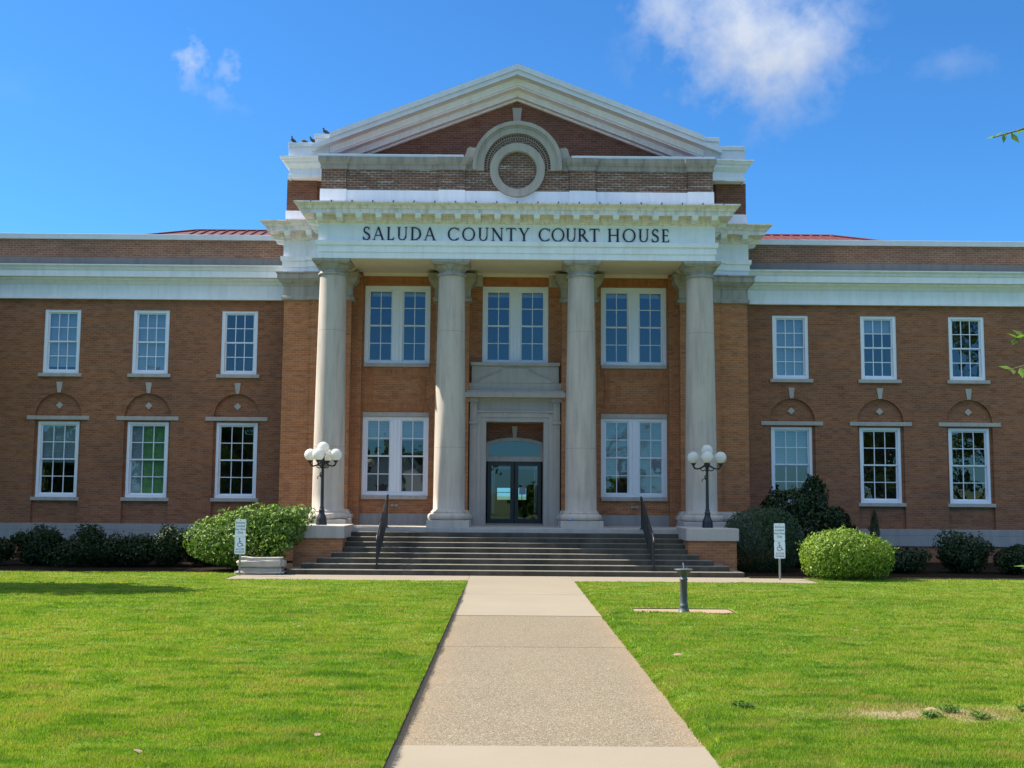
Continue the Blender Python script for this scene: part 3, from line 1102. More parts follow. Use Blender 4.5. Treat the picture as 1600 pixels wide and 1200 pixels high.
# ---- columns
shaft = []
for i in range(17):
    t = i / 16
    r = .478 - .078 * t ** 1.6
    shaft.append((r, 1.70 + (8.80 - 1.70) * t))
for cx in (-5.67, -2.0, 2.0, 5.67):
    cy = 34.18
    co = MB().lathe([(.515, 1.64), (.50, 1.68)] + shaft + [(.405, 8.83)], cx, cy, 48)
    c = part(co, 'column', 'stone')
    ba = MB().box(cx - .635, cx + .635, cy - .635, cy + .635, 1.165, 1.38)
    sub(ba, 'plinth', 'stone_trim', c, .012)
    sub(MB().lathe([(.56, 1.38), (.60, 1.385), (.635, 1.42), (.645, 1.47), (.635, 1.53), (.60, 1.565), (.55, 1.575), (.545, 1.60), (.555, 1.62), (.52, 1.645)], cx, cy, 48), 'base_moulding', 'stone', c)
    cap = MB().lathe([(.405, 8.82), (.445, 8.83), (.462, 8.865), (.445, 8.90), (.402, 8.91), (.402, 9.0), (.43, 9.005), (.43, 9.02), (.47, 9.06), (.52, 9.11), (.53, 9.14)], cx, cy, 48)
    for h0, h1, z0, z1 in ((.50, .50, 9.135, 9.15),):
        cap.box(cx - h0, cx + h0, cy - h0, cy + h0, z0, z1)
    a0, a1 = .515, .575
    cap.add([(cx - a0, cy - a0, 9.145), (cx + a0, cy - a0, 9.145), (cx + a0, cy + a0, 9.145), (cx - a0, cy + a0, 9.145),
             (cx - a1, cy - a1, 9.215), (cx + a1, cy - a1, 9.215), (cx + a1, cy + a1, 9.215), (cx - a1, cy + a1, 9.215),
             (cx - a1, cy - a1, 9.287), (cx + a1, cy - a1, 9.287), (cx + a1, cy + a1, 9.287), (cx - a1, cy + a1, 9.287)],
            [(3, 2, 1, 0), (0, 1, 5, 4), (1, 2, 6, 5), (2, 3, 7, 6), (3, 0, 4, 7), (4, 5, 9, 8), (5, 6, 10, 9), (6, 7, 11, 10), (7, 4, 8, 11), (8, 9, 10, 11)])
    sub(cap, 'capital', 'stone_dark', c)

# ---- entablature
EP = [(-7.60, 38.2), (-7.60, 36.02), (-6.75, 36.02), (-6.75, 35.90), (-6.06, 35.90), (-6.06, FR), (6.06, FR), (6.06, 35.90), (6.75, 35.90), (6.75, 36.02), (7.60, 36.02), (7.60, 38.2)]
ep = [(-.15, 9.29), (0.0, 9.29), (0.0, 9.475), (.03, 9.48), (.03, 9.67), (.075, 9.69), (.085, 9.79), (.085, 9.83), (0.0, 9.835), (0.0, 10.37)]
ent = part(MB().sweep(EP, ep), 'entablature', 'white')
cp = [(0.0, 10.365), (.05, 10.375), (.06, 10.42), (.12, 10.44), (.12, 10.585), (.44, 10.59), (.44, 10.575), (.46, 10.575), (.46, 10.70), (.50, 10.71), (.54, 10.78), (.62, 10.83), (.66, 10.86), (.66, 10.90), (-.1, 10.99)]
cor = MB().sweep(EP, cp)
cor_o = part(cor, 'cornice', 'cornice')


def bracket_mb(x, y, d):
    m = MB()
    if d == 'f':
        m.add([(x - .085, y - .33, 10.45), (x + .085, y - .33, 10.45), (x + .085, y, 10.40), (x - .085, y, 10.40),
               (x - .10, y - .40, 10.585), (x + .10, y - .40, 10.585), (x + .10, y, 10.585), (x - .10, y, 10.585)],
              [(0, 3, 2, 1), (0, 1, 5, 4), (1, 2, 6, 5), (3, 0, 4, 7), (4, 5, 6, 7)])
    else:
        k = d
        m.add([(x + k * .33, y - .085, 10.45), (x + k * .33, y + .085, 10.45), (x, y + .085, 10.40), (x, y - .085, 10.40),
               (x + k * .40, y - .10, 10.585), (x + k * .40, y + .10, 10.585), (x, y + .10, 10.585), (x, y - .10, 10.585)],
              [(0, 3, 2, 1), (0, 1, 5, 4), (1, 2, 6, 5), (3, 0, 4, 7), (4, 5, 6, 7)])
    return m


proto = sub(bracket_mb(0, 0, 'f'), 'bracket', 'white', cor_o)
spots = [(-5.98 + .598 * i, FR - .10) for i in range(21)] + [(-7.42, 35.92), (-6.70, 35.80), (6.70, 35.80), (7.42, 35.92)]
for i, (x, y) in enumerate(spots):
    b = proto if i == 0 else proto.copy()
    if i:
        COL.objects.link(b)
    b.parent = cor_o
    b.location = (x, y, 0)
for s in (-1, 1):
    q = sub(bracket_mb(0, 0, s), 'bracket', 'white', cor_o)
    for i, (x, y) in enumerate([(6.12, 34.1), (6.12, 34.7), (6.12, 35.3), (7.66, 36.3), (7.66, 36.9)]):
        b = q if i == 0 else q.copy()
        if i:
            COL.objects.link(b)
        b.parent = cor_o
        b.location = (s * x, y, 0)
clip = sub(MB().box(-.02, .02, -.012, .03, -.012, .045), 'gutter_joint', 'flashing', cor_o)
for i in range(21):
    b = clip if i == 0 else clip.copy()
    if i:
        COL.objects.link(b)
    b.parent = cor_o
    b.location = (-6.2 + .62 * i, FR - .665, 10.875)
# soffits, portico ceiling and the flat roof on top
so = MB().box(-6.05, 6.05, FR + .01, 34.72, 9.292, 9.5)
for s in (-1, 1):
    so.box(s * 5.30, s * 6.05, 34.74, 36.0, 9.294, 9.5)
part(so, 'beam_soffit', 'cream')
ce = MB().box(-5.32, 5.32, 34.70, 36.6, 9.40, 9.5)
ce.sweep([(-5.29, 36.5), (-5.29, 34.73), (5.29, 34.73), (5.29, 36.5)][::-1], [(0.0, 9.30), (.04, 9.31), (.06, 9.34), (.12, 9.40)])
ce.sweep([(-5.3, 36.49), (5.3, 36.49)], [(0, 9.30), (.05, 9.31), (.07, 9.35), (.14, 9.40)])
part(ce, 'portico_ceiling', 'cream')
part(MB().box(-6.1, 6.1, FR, 36.3, 10.95, 11.03).box(-7.6, 7.6, 36.0, 38.3, 10.96, 11.04), 'roof_deck', 'flashing')

# ---- inscription in raised roman capitals
def glyph(ch):
    """list of polygons in a cap-height-1 box, and the advance width"""
    T, t = .135, .066
    P = []

    def st(x0, y0, x1, y1, w):
        d = Vector((x1 - x0, y1 - y0)).normalized()
        n = Vector((-d.y, d.x)) * w / 2
        P.append([(x0 + n.x, y0 + n.y), (x0 - n.x, y0 - n.y), (x1 - n.x, y1 - n.y), (x1 + n.x, y1 + n.y)])

    def stem(x, y0=0, y1=1, w=T):
        P.append([(x - w / 2, y0), (x + w / 2, y0), (x + w / 2, y1), (x - w / 2, y1)])

    def ser(x, y, w=.27):
        h = .035
        y = h / 2 if y == 0 else y - h / 2
        P.append([(x - w / 2, y - h / 2), (x + w / 2, y - h / 2), (x + w / 2, y + h / 2), (x - w / 2, y + h / 2)])

    def bar(x0, x1, y, w=t):
        P.append([(x0, y - w / 2), (x1, y - w / 2), (x1, y + w / 2), (x0, y + w / 2)])

    def tri(*p):
        P.append(list(p))

    def arc(cx, cy, rx, ry, a0, a1, wt=t, wT=T, n=22):
        o, i = [], []
        for k in range(n + 1):
            a = R(a0 + (a1 - a0) * k / n)
            w = wt + (wT - wt) * abs(math.cos(a)) ** 1.3
            o.append((cx + rx * math.cos(a), cy + ry * math.sin(a)))
            i.append((cx + (rx - w) * math.cos(a), cy + (ry - min(w, wt + .02)) * math.sin(a)))
        for k in range(n):
            P.append([o[k], o[k + 1], i[k + 1], i[k]])

    if ch == 'S':
        arc(.27, .745, .235, .27, 35, 262, t, .10)
        arc(.26, .262, .27, .28, 80, -145, t, .115)
        st(.12, .63, .43, .41, .125)
        tri((.43, .98), (.46, .98), (.47, .74), (.44, .78))
        tri((.02, .02), (.05, .02), (.08, .22), (.02, .28))
        return P, .56
    if ch == 'A':
        st(.39, .99, .09, .02, .06)
        st(.40, 1.0, .74, .02, .13)
        bar(.19, .63, .36, .055)
        ser(.09, 0, .24)
        ser(.74, 0, .27)
        return P, .84
    if ch == 'L':
        stem(.16)
        ser(.16, 1)
        bar(.05, .54, .03)
        tri((.40, .05), (.54, .05), (.57, .26))
        return P, .60
    if ch == 'U':
        stem(.16, .32)
        ser(.16, 1)
        arc(.40, .32, .30, .33, 180, 360, .065, .10)
        stem(.67, .30, 1, .065)
        ser(.67, 1, .22)
        return P, .82
    if ch == 'D':
        stem(.16)
        ser(.12, 1, .2)
        ser(.12, 0, .2)
        arc(.30, .5, .50, .5, -90, 90)
        bar(.2, .32, .97)
        bar(.2, .32, .03)
        return P, .86
    if ch == 'C':
        arc(.50, .5, .46, .51, 48, 312)
        tri((.82, .98), (.85, .98), (.855, .70), (.82, .76))
        tri((.82, .10), (.86, .22), (.86, .26), (.78, .13))
        return P, .90
    if ch == 'O':
        arc(.50, .5, .47, .515, 0, 360, .06, .125, 44)
        return P, 1.0
    if ch == 'N':
        stem(.14, 0, 1, .065)
        stem(.76, 0, 1, .065)
        st(.13, .98, .76, .02, .135)
        ser(.14, 0, .24)
        ser(.10, 1, .2)
        ser(.76, 1, .24)
        return P, .90
    if ch == 'T':
        stem(.38)
        ser(.38, 0)
        bar(.04, .72, .965)
        tri((.04, .95), (.10, .95), (.02, .76))
        tri((.66, .95), (.72, .95), (.75, .76))
        return P, .76
    if ch == 'Y':
        stem(.40, 0, .48)
        st(.12, 1.0, .40, .44, .125)
        st(.70, 1.0, .41, .44, .06)
        ser(.12, 1)
        ser(.70, 1, .22)
        ser(.40, 0)
        return P, .80
    if ch == 'R':
        stem(.16)
        ser(.12, 1, .2)
        ser(.16, 0)
        arc(.27, .735, .31, .265, -90, 90)
        bar(.2, .30, .97)
        bar(.2, .36, .50)
        st(.34, .49, .72, .02, .125)
        ser(.74, 0, .18)
        return P, .80
    if ch == 'H':
        stem(.16)
        stem(.74)
        bar(.2, .70, .51)
        for x in (.16, .74):
            ser(x, 0)
            ser(x, 1)
        return P, .92
    if ch == 'E':
        stem(.16)
        ser(.10, 1, .16)
        ser(.10, 0, .16)
        bar(.2, .50, .97)
        bar(.2, .45, .52)
        bar(.2, .54, .03)
        tri((.42, .95), (.50, .95), (.52, .76))
        tri((.42, .05), (.54, .05), (.57, .24))
        tri((.42, .60), (.45, .60), (.45, .42))
        return P, .60
    return P, .5


lett = MB()
words = [('SALUDA', -4.70, -2.48), ('COUNTY', -2.13, .385), ('COURT', .645, 2.53), ('HOUSE', 2.765, 4.665)]
CAPH = .405
insc = part(MB().box(-4.70, 4.665, FR - .001, FR + .05, 9.85, 9.86), 'inscription', 'white')
for wd, x0, x1 in words:
    gs = [glyph(c) for c in wd]
    tot = sum(g[1] for g in gs) * CAPH * 1.04
    gap = (x1 - x0 - tot) / (len(wd) - 1)
    x = x0
    for c, (P, adv) in zip(wd, gs):
        m = MB()
        for k, poly in enumerate(P):
            q = [(x + px * CAPH * 1.04, 9.852 + pz * CAPH) for px, pz in poly]
            ar = sum(q[i][0] * q[(i + 1) % len(q)][1] - q[(i + 1) % len(q)][0] * q[i][1] for i in range(len(q)))
            if ar < 0:
                q = q[::-1]
            m.prism(q, FR - .024 - .0004 * k, FR + .005 + .0001 * k)
        sub(m, 'letter', 'letter', insc)
        x += adv * CAPH * 1.04 + gap

# ---- attic wall over the portico
YA = 33.72
part(MB().box(-5.98, 5.98, YA, YA + .5, 11.0, 12.12), 'attic_wall', 'brick_dark')
for a, b in ((5.26, 6.02), (1.62, 2.40)):
    for s in (-1, 1):
        part(MB().box(s * a, s * b, YA - .06, YA + .54, 11.44, 12.10), 'attic_pilaster', 'brick_dark')
wb = MB().box(-5.99, 5.99, YA - .02, YA + .4, 11.0, 11.44)
for a, b in ((5.24, 6.05), (1.60, 2.42)):
    for s in (-1, 1):
        wb.box(s * a, s * b, YA - .085, YA + .45, 11.0, 11.452)
part(wb, 'attic_base', 'white', bevel=.008)
cpp = [(0.0, 12.09), (.03, 12.10), (.03, 12.24), (.06, 12.26), (.10, 12.34), (.10, 12.47), (0.0, 12.475)]
for s in (-1, 1):
    a, b, c, d, e = 1.60, 1.62, 2.40, 5.26, 6.02
    xs = [(1.40, YA), (1.60, YA), (1.60, YA - .06), (2.40, YA - .06), (2.40, YA), (5.26, YA), (5.26, YA - .06), (6.02, YA - .06), (6.02, YA + .55)]
    pth = [(s * x, y) for x, y in xs]
    if s < 0:
        pth = pth[::-1]
    part(MB().sweep(pth, cpp), 'attic_coping', 'stone_coping')
    part(MB().box(s * 1.66, s * 6.10, YA - .08, YA + .6, 12.475, 12.56), 'coping_cap', 'metal_cap', bevel=.01)
# round-arched centre with its brick ring and stone circle
AC, AR = 12.24, 1.38
br = MB()
br.ngon([(-1.40, YA - .012, 11.44), (1.40, YA - .012, 11.44), (1.40, YA - .012, 12.1)] + [(x, YA - .012, z) for x, z in arch_pts(0, AC, AR - .02)] + [(-1.40, YA - .012, 12.1)])
part(br, 'arch_brickwork', 'brick_dark')
mr = MB()
back = [(-1.36, 12.0), (1.36, 12.0)] + arch_pts(0, AC, AR - .03)
part(MB().prism(back, YA, YA + .5), 'arch_core', 'brick_dark')


def ring(mb, cz, r0, r1, y0, y1, a0=0.0, a1=2 * PI, n=64):
    for i in range(n):
        t0, t1 = a0 + (a1 - a0) * i / n, a0 + (a1 - a0) * (i + 1) / n
        c0, s0, c1, s1 = math.cos(t0), math.sin(t0), math.cos(t1), math.sin(t1)
        p = lambda r, c, s, y: (r * c, y, cz + r * s)
        mb.quad(p(r0, c0, s0, y0), p(r1, c0, s0, y0), p(r1, c1, s1, y0), p(r0, c1, s1, y0))
        mb.quad(p(r1, c0, s0, y0), p(r1, c0, s0, y1), p(r1, c1, s1, y1), p(r1, c1, s1, y0))
        mb.quad(p(r0, c0, s0, y1), p(r0, c0, s0, y0), p(r0, c1, s1, y0), p(r0, c1, s1, y1))


ra = MB()
ring(ra, AC, 1.02, 1.20, YA - .09, YA + .1, 0, PI)
ring(ra, AC, 1.20, 1.26, YA - .12, YA + .1, 0, PI)
ring(ra, AC, 1.26, AR, YA - .17, YA + .55, 0, PI)
for s in (-1, 1):
    ra.box(s * 1.02, s * 1.20, YA - .09, YA + .1, 12.08, AC).box(s * 1.20, s * 1.26, YA - .12, YA + .1, 12.08, AC).box(s * 1.26, s * AR, YA - .17, YA + .5, 12.08, AC)
    ear = [(s * x, z) for x, z in [(1.32, 12.40), (1.68, 12.40), (1.68, 12.50), (1.62, 12.55), (1.58, 12.66), (1.56, 12.76), (1.47, 12.83), (1.38, 12.80), (1.24, 12.80)]]
    if s < 0:
        ear = ear[::-1]
    ra.prism(ear, YA - .03, YA + .3)
part(ra, 'stone_arch', 'stone_arch')
# soldier bricks of the ring as real wedges
ring(mr, 12.22, .84, 1.03, YA - .018, YA, -.12, PI + .12)
part(mr, 'ring_mortar', plain('ring_mortar', (0.40, 0.34, 0.28), 0.9))
vs = MB()
nb = 42
for i in range(nb):
    for (q0, q1) in ((.86, .925), (.945, 1.02)):
        off = 0.5 if q0 > .9 else 0.0
        t0 = -0.12 + (PI + .24) * (i + off + .14) / nb
        t1 = -0.12 + (PI + .24) * (i + off + .86) / nb
        pts = []
        for (rr, tt) in ((q0, t0), (q1, t0), (q1, t1), (q0, t1)):
            pts.append((rr * math.cos(tt), 12.21 + rr * math.sin(tt)))
        vs.prism(pts[::-1], YA - .028, YA)
part(vs, 'brick_voussoirs', plain('voussoir_brick', (0.10, 0.045, 0.033), 0.85, var=0.4, scale=40))
rc = MB()
ring(rc, 12.085, .605, .845, YA - .14, YA + .02)
ring(rc, 12.085, .585, .625, YA - .10, YA + .02)
part(rc, 'stone_circle', 'stone_arch')

# ---- pediment
SL = .387
tyy = 36.25
tri_ = lambda z: z
ty = MB()
ty.prism([(-7.50, 11.0), (7.50, 11.0), (7.50, 12.42), (6.95, 12.58), (0, 12.58 + 6.95 * SL), (-6.95, 12.58), (-7.50, 12.42)], tyy, tyy + .6)
part(ty, 'tympanum', 'brick_red')
for s in (-1, 1):
    part(MB().box(s * 6.55, s * 7.54, 36.02, 37.6, 11.02, 12.40).box(s * 6.0, s * 6.57, 36.10, 37.6, 11.02, 12.40), 'attic_pier', 'brick_red')
    part(MB().box(s * 6.0, s * 7.56, 35.99, 37.62, 11.0, 11.36), 'attic_pier_base', 'white', bevel=.008)


def rake(z_top, z_bot, y0, y1, xe, mat, name):
    """a raking band between two parallel slopes; xe = half width"""
    zt, zb = z_top - SL * xe, z_bot - SL * xe
    poly = [(-xe, zb), (0, z_bot), (xe, zb), (xe, zt), (0, z_top), (-xe, zt)]
    m = MB()
    n = 6
    vs = [(x, y0, z) for x, z in poly] + [(x, y1, z) for x, z in poly]
    fs = [(0, 1, 4, 5), (1, 2, 3, 4), (11, 10, 7, 6), (10, 9, 8, 7)]
    fs += [(i, i + 6, (i + 1) % 6 + 6, (i + 1) % 6) for i in range(6)]
    m.add(vs, fs)
    return part(m, name, mat)


rake(16.08, 15.90, 35.16, 37.2, 6.05, 'metal_cap', 'rake_coping')
rake(15.90, 15.74, 35.20, 36.9, 6.62, 'metal_cap', 'rake_fascia')
rake(15.745, 15.52, 35.55, 36.8, 6.70, 'white', 'rake_cornice')
rake(15.53, 15.47, 35.62, 36.8, 6.60, 'white', 'rake_moulding')
rake(15.48, 15.27, 35.95, 36.8, 6.66, 'white', 'rake_frieze')
rake(15.28, 15.20, 36.15, 36.8, 6.68, 'white', 'rake_bead')
# eave blocks with their returns, and the stepped roof pedestals
evp = [(0.0, 12.36), (.06, 12.37), (.06, 12.46), (.02, 12.48), (.03, 12.66), (.08, 12.70), (.16, 12.80), (.16, 12.86), (.22, 12.88), (.26, 12.95), (.30, 12.97), (.30, 13.01), (0.0, 13.05)]
for s in (-1, 1):
    pth = [(s * 6.0, 35.86), (s * 6.78, 35.86), (s * 6.78, 36.0), (s * 7.38, 36.0), (s * 7.38, 38.0)]
    pth = [(s * 5.6, 35.6), (s * 6.72, 35.6), (s * 6.72, 35.66), (s * 7.38, 35.66), (s * 7.38, 38.0)]
    if s < 0:
        pth = pth[::-1]
    m = MB().sweep(pth, evp)
    m.box(s * 5.6, s * 7.36, 35.68, 38, 12.38, 13.03)
    part(m, 'eave_cornice', 'white')
    p = MB().box(s * 6.50, s * 7.42, 35.52, 37.5, 13.03, 13.36).box(s * 6.48, s * 7.44, 35.49, 37.52, 13.36, 13.50)
    p.box(s * 6.10, s * 6.56, 35.45, 37.5, 13.05, 13.62).box(s * 6.03, s * 6.58, 35.40, 37.52, 13.62, 13.76)
    part(p, 'roof_pedestal', 'metal_cap', bevel=.01)
part(MB().prism([(-.11, 14.47), (.11, 14.47), (.16, 14.97), (-.16, 14.97)], tyy - .05, tyy + .1), 'keystone', 'stone_trim')
# red metal roofs: the portico's lean-to, the main gable and the hips behind the wings
rr = MB()
rr.add([(-5.95, 34.25, 12.66), (5.95, 34.25, 12.66), (5.95, 36.3, 12.92), (-5.95, 36.3, 12.92),
        (-5.95, 34.25, 12.58), (5.95, 34.25, 12.58), (5.95, 36.3, 12.84), (-5.95, 36.3, 12.84)],
       [(0, 1, 2, 3), (7, 6, 5, 4), (4, 5, 1, 0), (5, 6, 2, 1), (6, 7, 3, 2), (7, 4, 0, 3)])
for k in range(31):
    x = -5.9 + .393 * k
    rr.add([(x - .012, 34.26, 12.66), (x + .012, 34.26, 12.66), (x + .012, 36.3, 12.92), (x - .012, 36.3, 12.92),
            (x - .012, 34.26, 12.70), (x + .012, 34.26, 12.70), (x + .012, 36.3, 12.96), (x - .012, 36.3, 12.96)],
           [(4, 5, 6, 7), (0, 1, 5, 4), (1, 2, 6, 5), (3, 0, 4, 7)])
part(rr, 'portico_roof', 'red_roof')
part(MB().box(-6.0, 6.0, YA + .45, YA + .5, 12.3, 12.58).box(-6.3, 6.3, 36.2, 36.3, 11, 12.9), 'parapet_back', 'flashing')
gr = MB()
gr.add([(-6.9, 36.8, 13.15), (0, 36.8, 15.85), (6.9, 36.8, 13.15), (-6.9, 54, 13.15), (0, 54, 15.85), (6.9, 54, 13.15)], [(0, 1, 4, 3), (1, 2, 5, 4), (3, 4, 5)])
part(gr, 'gable_roof', 'red_roof')
part(MB().box(-7.5, 7.5, 37.6, 54, 10.9, 13.1), 'upper_wall', 'brick_red')
for s in (-1, 1):
    h = MB()
    rz, ez = 13.03, 10.5
    xi, xr, xo = 7.5, 13.25, 19.8
    h.add([(s * xi, 39.0, ez), (s * xo, 39.0, ez), (s * xr, 46, rz), (s * xi, 46, rz), (s * xi, 53, ez), (s * xo, 53, ez)],
          [(0, 1, 2, 3), (1, 5, 2), (3, 2, 5, 4)])
    for k in range(15):
        x = xi + .35 + .41 * k
        if x > xr:
            break
        q = [(s * x - .02, 39.0, ez), (s * x + .02, 39.0, ez), (s * x + .02, 46, rz), (s * x - .02, 46, rz)]
        h.add(q + [(a, b, c + .05) for a, b, c in q], [(4, 5, 6, 7), (0, 1, 5, 4), (1, 2, 6, 5), (3, 0, 4, 7)])
    h.tube([(s * xi, 46, rz + .02), (s * xr, 46, rz + .02), (s * xo, 39.0, ez)], .05, 6)
    part(h, 'hip_roof', 'hip_red')

# ---- doorway
ds = MB()
yd = 36.22
for s in (-1, 1):
    ds.box(s * 1.24, s * 1.46, yd - .06, YM + .2, 1.165, 5.27)      # outer pilasters
    ds.box(s * 1.21, s * 1.49, yd - .10, YM + .2, 4.42, 4.52)
    ds.box(s * 1.23, s * 1.47, yd - .08, YM + .2, 4.30, 4.34)
    ds.box(s * 1.22, s * 1.48, yd - .09, YM + .2, 1.16, 1.55)
    ds.box(s * 1.20, s * 1.52, yd - .13, YM + .2, 5.13, 5.27)
    ds.box(s * .93, s * 1.26, yd, 37.05, 1.165, 4.50)
    ds.box(s * 1.10, s * 1.245, yd - .03, YM + .2, 1.165, 4.65)
ds.box(-1.26, 1.26, yd, 37.05, 4.50, 4.82)
ds.box(-1.10, 1.10, yd - .03, YM + .2, 4.64, 4.80)
ds.box(-1.26, 1.26, yd - .06, YM + .2, 4.80, 4.86)
ds.box(-1.26, 1.26, yd + .03, YM + .2, 4.86, 5.22)
ds.box(-1.26, 1.26, yd - .04, YM + .2, 5.18, 5.275)
ds.box(-1.62, 1.62, yd - .30, YM + .2, 5.27, 5.44)
ds.box(-1.56, 1.56, yd - .24, YM + .2, 5.44, 5.50)
part(ds, 'door_surround', 'stone_trim', bevel=.008)
dp = MB()
dp.box(-1.50, 1.50, yd - .02, YM + .2, 5.50, 5.76)
dp.box(-1.42, 1.42, yd + .04, YM + .2, 5.76, 6.33)
dp.box(-1.455, 1.455, yd - .03, YM + .2, 6.33, 6.435)
dp.prism([(-1.20, 5.76), (1.20, 5.76), (1.16, 5.83), (.45, 6.16), (.42, 6.24), (-.42, 6.24), (-.45, 6.16), (-1.16, 5.83)], yd - .035, yd + .05)
part(dp, 'door_crest', 'stone_trim', bevel=.006)
YD = 37.02
# recessed brick lunette above the segmental transom
rise = []
nseg = 14
for i in range(nseg + 1):
    x = .95 - 1.9 * i / nseg
    rise.append((x, 3.86 + .17 * (1 - (x / .95) ** 2)))
lun = [(-.95, 4.52), (-.95, 3.86)] + rise[::-1][1:-1] + [(.95, 3.86), (.95, 4.52)]
part(MB().prism(lun, YD - .02, YD + .2), 'lunette', 'brick_red')
part(MB().prism([(-.05, 4.02), (.05, 4.02), (.09, 4.40), (-.09, 4.40)], YD - .05, YD), 'lunette_keystone', 'stone_trim')
tf = MB()
for i in range(nseg):
    (xa, za), (xb, zb) = rise[i], rise[i + 1]
    tf.prism([(xb, zb - .12), (xa, za - .12), (xa, za), (xb, zb)], YD - .04, YD + .08)
tf.box(-.95, -.85, YD - .037, YD + .08, 3.26, 3.76).box(.85, .95, YD - .037, YD + .08, 3.26, 3.76)
tf.box(-.95, .95, YD - .05, YD + .08, 3.24, 3.40)
transom = part(tf, 'transom', 'stone_trim')
sub(MB().quad((-.86, YD + .03, 3.39), (.86, YD + .03, 3.39), (.86, YD + .03, 3.95), (-.86, YD + .03, 3.95)), 'pane', 'glass', transom)
part(MB().box(-.96, .96, YD - .4, YD + .3, 1.13, 1.215), 'door_sill', 'stone_base')
for s in (-1, 1):
    d = MB()
    x0, x1 = (s * .012, s * .885)
    a, b = min(x0, x1), max(x0, x1)
    d.box(a, a + .12, YD, YD + .05, 1.22, 3.235).box(b - .12, b, YD, YD + .05, 1.22, 3.235)
    d.box(a + .12, b - .12, YD, YD + .05, 3.10, 3.235).box(a + .12, b - .12, YD, YD + .05, 1.22, 1.36)
    dr = part(d, 'door', 'black')
    sub(MB().quad((a + .12, YD + .025, 1.36), (b - .12, YD + .025, 1.36), (b - .12, YD + .025, 3.10), (a + .12, YD + .025, 3.10)), 'pane', 'door_glass', dr)
    e = MB()
    for g in (.05, .10):
        e.box(s * .885 - s * (.12 + g) - .003, s * .885 - s * (.12 + g) + .003, YD + .018, YD + .022, 1.55, 3.10 - g + .04)
        e.box(a + .14, b - .14, YD + .017, YD + .021, 3.10 - g - .003, 3.10 - g + .003)
    sub(e, 'etched_border', 'steel', dr)
    h = MB().box(s * .03 - .05 + s * .05, s * .03 + .05 + s * .05, YD - .02, YD, 2.05, 2.32)
    h.tube([(s * .09, YD - .02, 2.06), (s * .09, YD - .08, 2.08), (s * .09, YD - .08, 2.30), (s * .09, YD - .02, 2.32)], .014, 8)
    sub(h, 'handle', 'black', dr)
notice = part(MB().box(.16, .38, YD + .012, YD + .016, 2.16, 2.40), 'door_notice', plain('notice_paper', (.30, .34, .42), .7))

# ---- inside: floors, back walls and a corridor through to the rear glass door
ins = MB()
ins.box(-2.4, 2.4, 37.05, 52, 1.13, 1.165)
part(ins, 'corridor_floor', 'floor_in')
wi = MB()
wi.quad((-2.4, 37.1, 1.1), (-2.4, 52, 1.1), (-2.4, 52, 4.6), (-2.4, 37.1, 4.6)).quad((2.4, 37.1, 1.1), (2.4, 37.1, 4.6), (2.4, 52, 4.6), (2.4, 52, 1.1))
wi.quad((-2.4, 37.1, 4.6), (2.4, 37.1, 4.6), (2.4, 52, 4.6), (-2.4, 52, 4.6))
front(wi, -2.4, 2.4, 1.1, 4.6, 52, [(-.68, .02, 1.92, 2.46), (.30, .66, 1.92, 2.46)], .2)
part(wi, 'corridor_wall', 'dark_room')
part(MB().box(-.68, .02, 52.05, 52.09, 2.24, 2.27).box(.45, .48, 52.05, 52.09, 1.92, 2.46), 'rear_glazing_bar', 'black')
ro = MB()
for s in (-1, 1):
    a, b = sorted((s * 2.45, s * 20.1))
    ro.quad((a, 43.5, 0), (b, 43.5, 0), (b, 43.5, 10.2), (a, 43.5, 10.2))
    ro.box(a, b, 37.85, 43.5, 1.0, 1.17).box(a, b, 37.85, 43.5, 4.95, 5.3).box(a, b, 37.85, 43.5, 9.2, 9.3)
ro.box(-2.42, 2.42, 37.0, 43.5, 4.75, 4.95)
ro.quad((-2.45, 43.5, 4.9), (2.45, 43.5, 4.9), (2.45, 43.5, 10.2), (-2.45, 43.5, 10.2))
part(ro, 'interior', 'dark_room')
for (x, y, z) in [(17.2, 42.0, 9.17), (10.3, 41.0, 4.92), (13.6, 40.6, 4.92), (16.3, 40.4, 4.92), (-10.2, 41.5, 9.17), (-17.5, 42.3, 9.17), (-4.0, 40.5, 4.92), (-9.9, 40.6, 4.92), (-.1, 39.5, 4.58)]:
    part(MB().box(x - .6, x + .6, y - .15, y + .15, z - .06, z), 'ceiling_light', 'lamp_glow')
part(MB().quad((-20.2, 52.2, 0), (-1.0, 52.2, 0), (-1.0, 52.2, 10.3), (-20.2, 52.2, 10.3)).quad((1.0, 52.2, 0), (20.2, 52.2, 0), (20.2, 52.2, 10.3), (1.0, 52.2, 10.3))
     .quad((-1.0, 52.2, 2.9), (1.0, 52.2, 2.9), (1.0, 52.2, 11), (-1.0, 52.2, 11)), 'rear_wall', 'brick_wing')

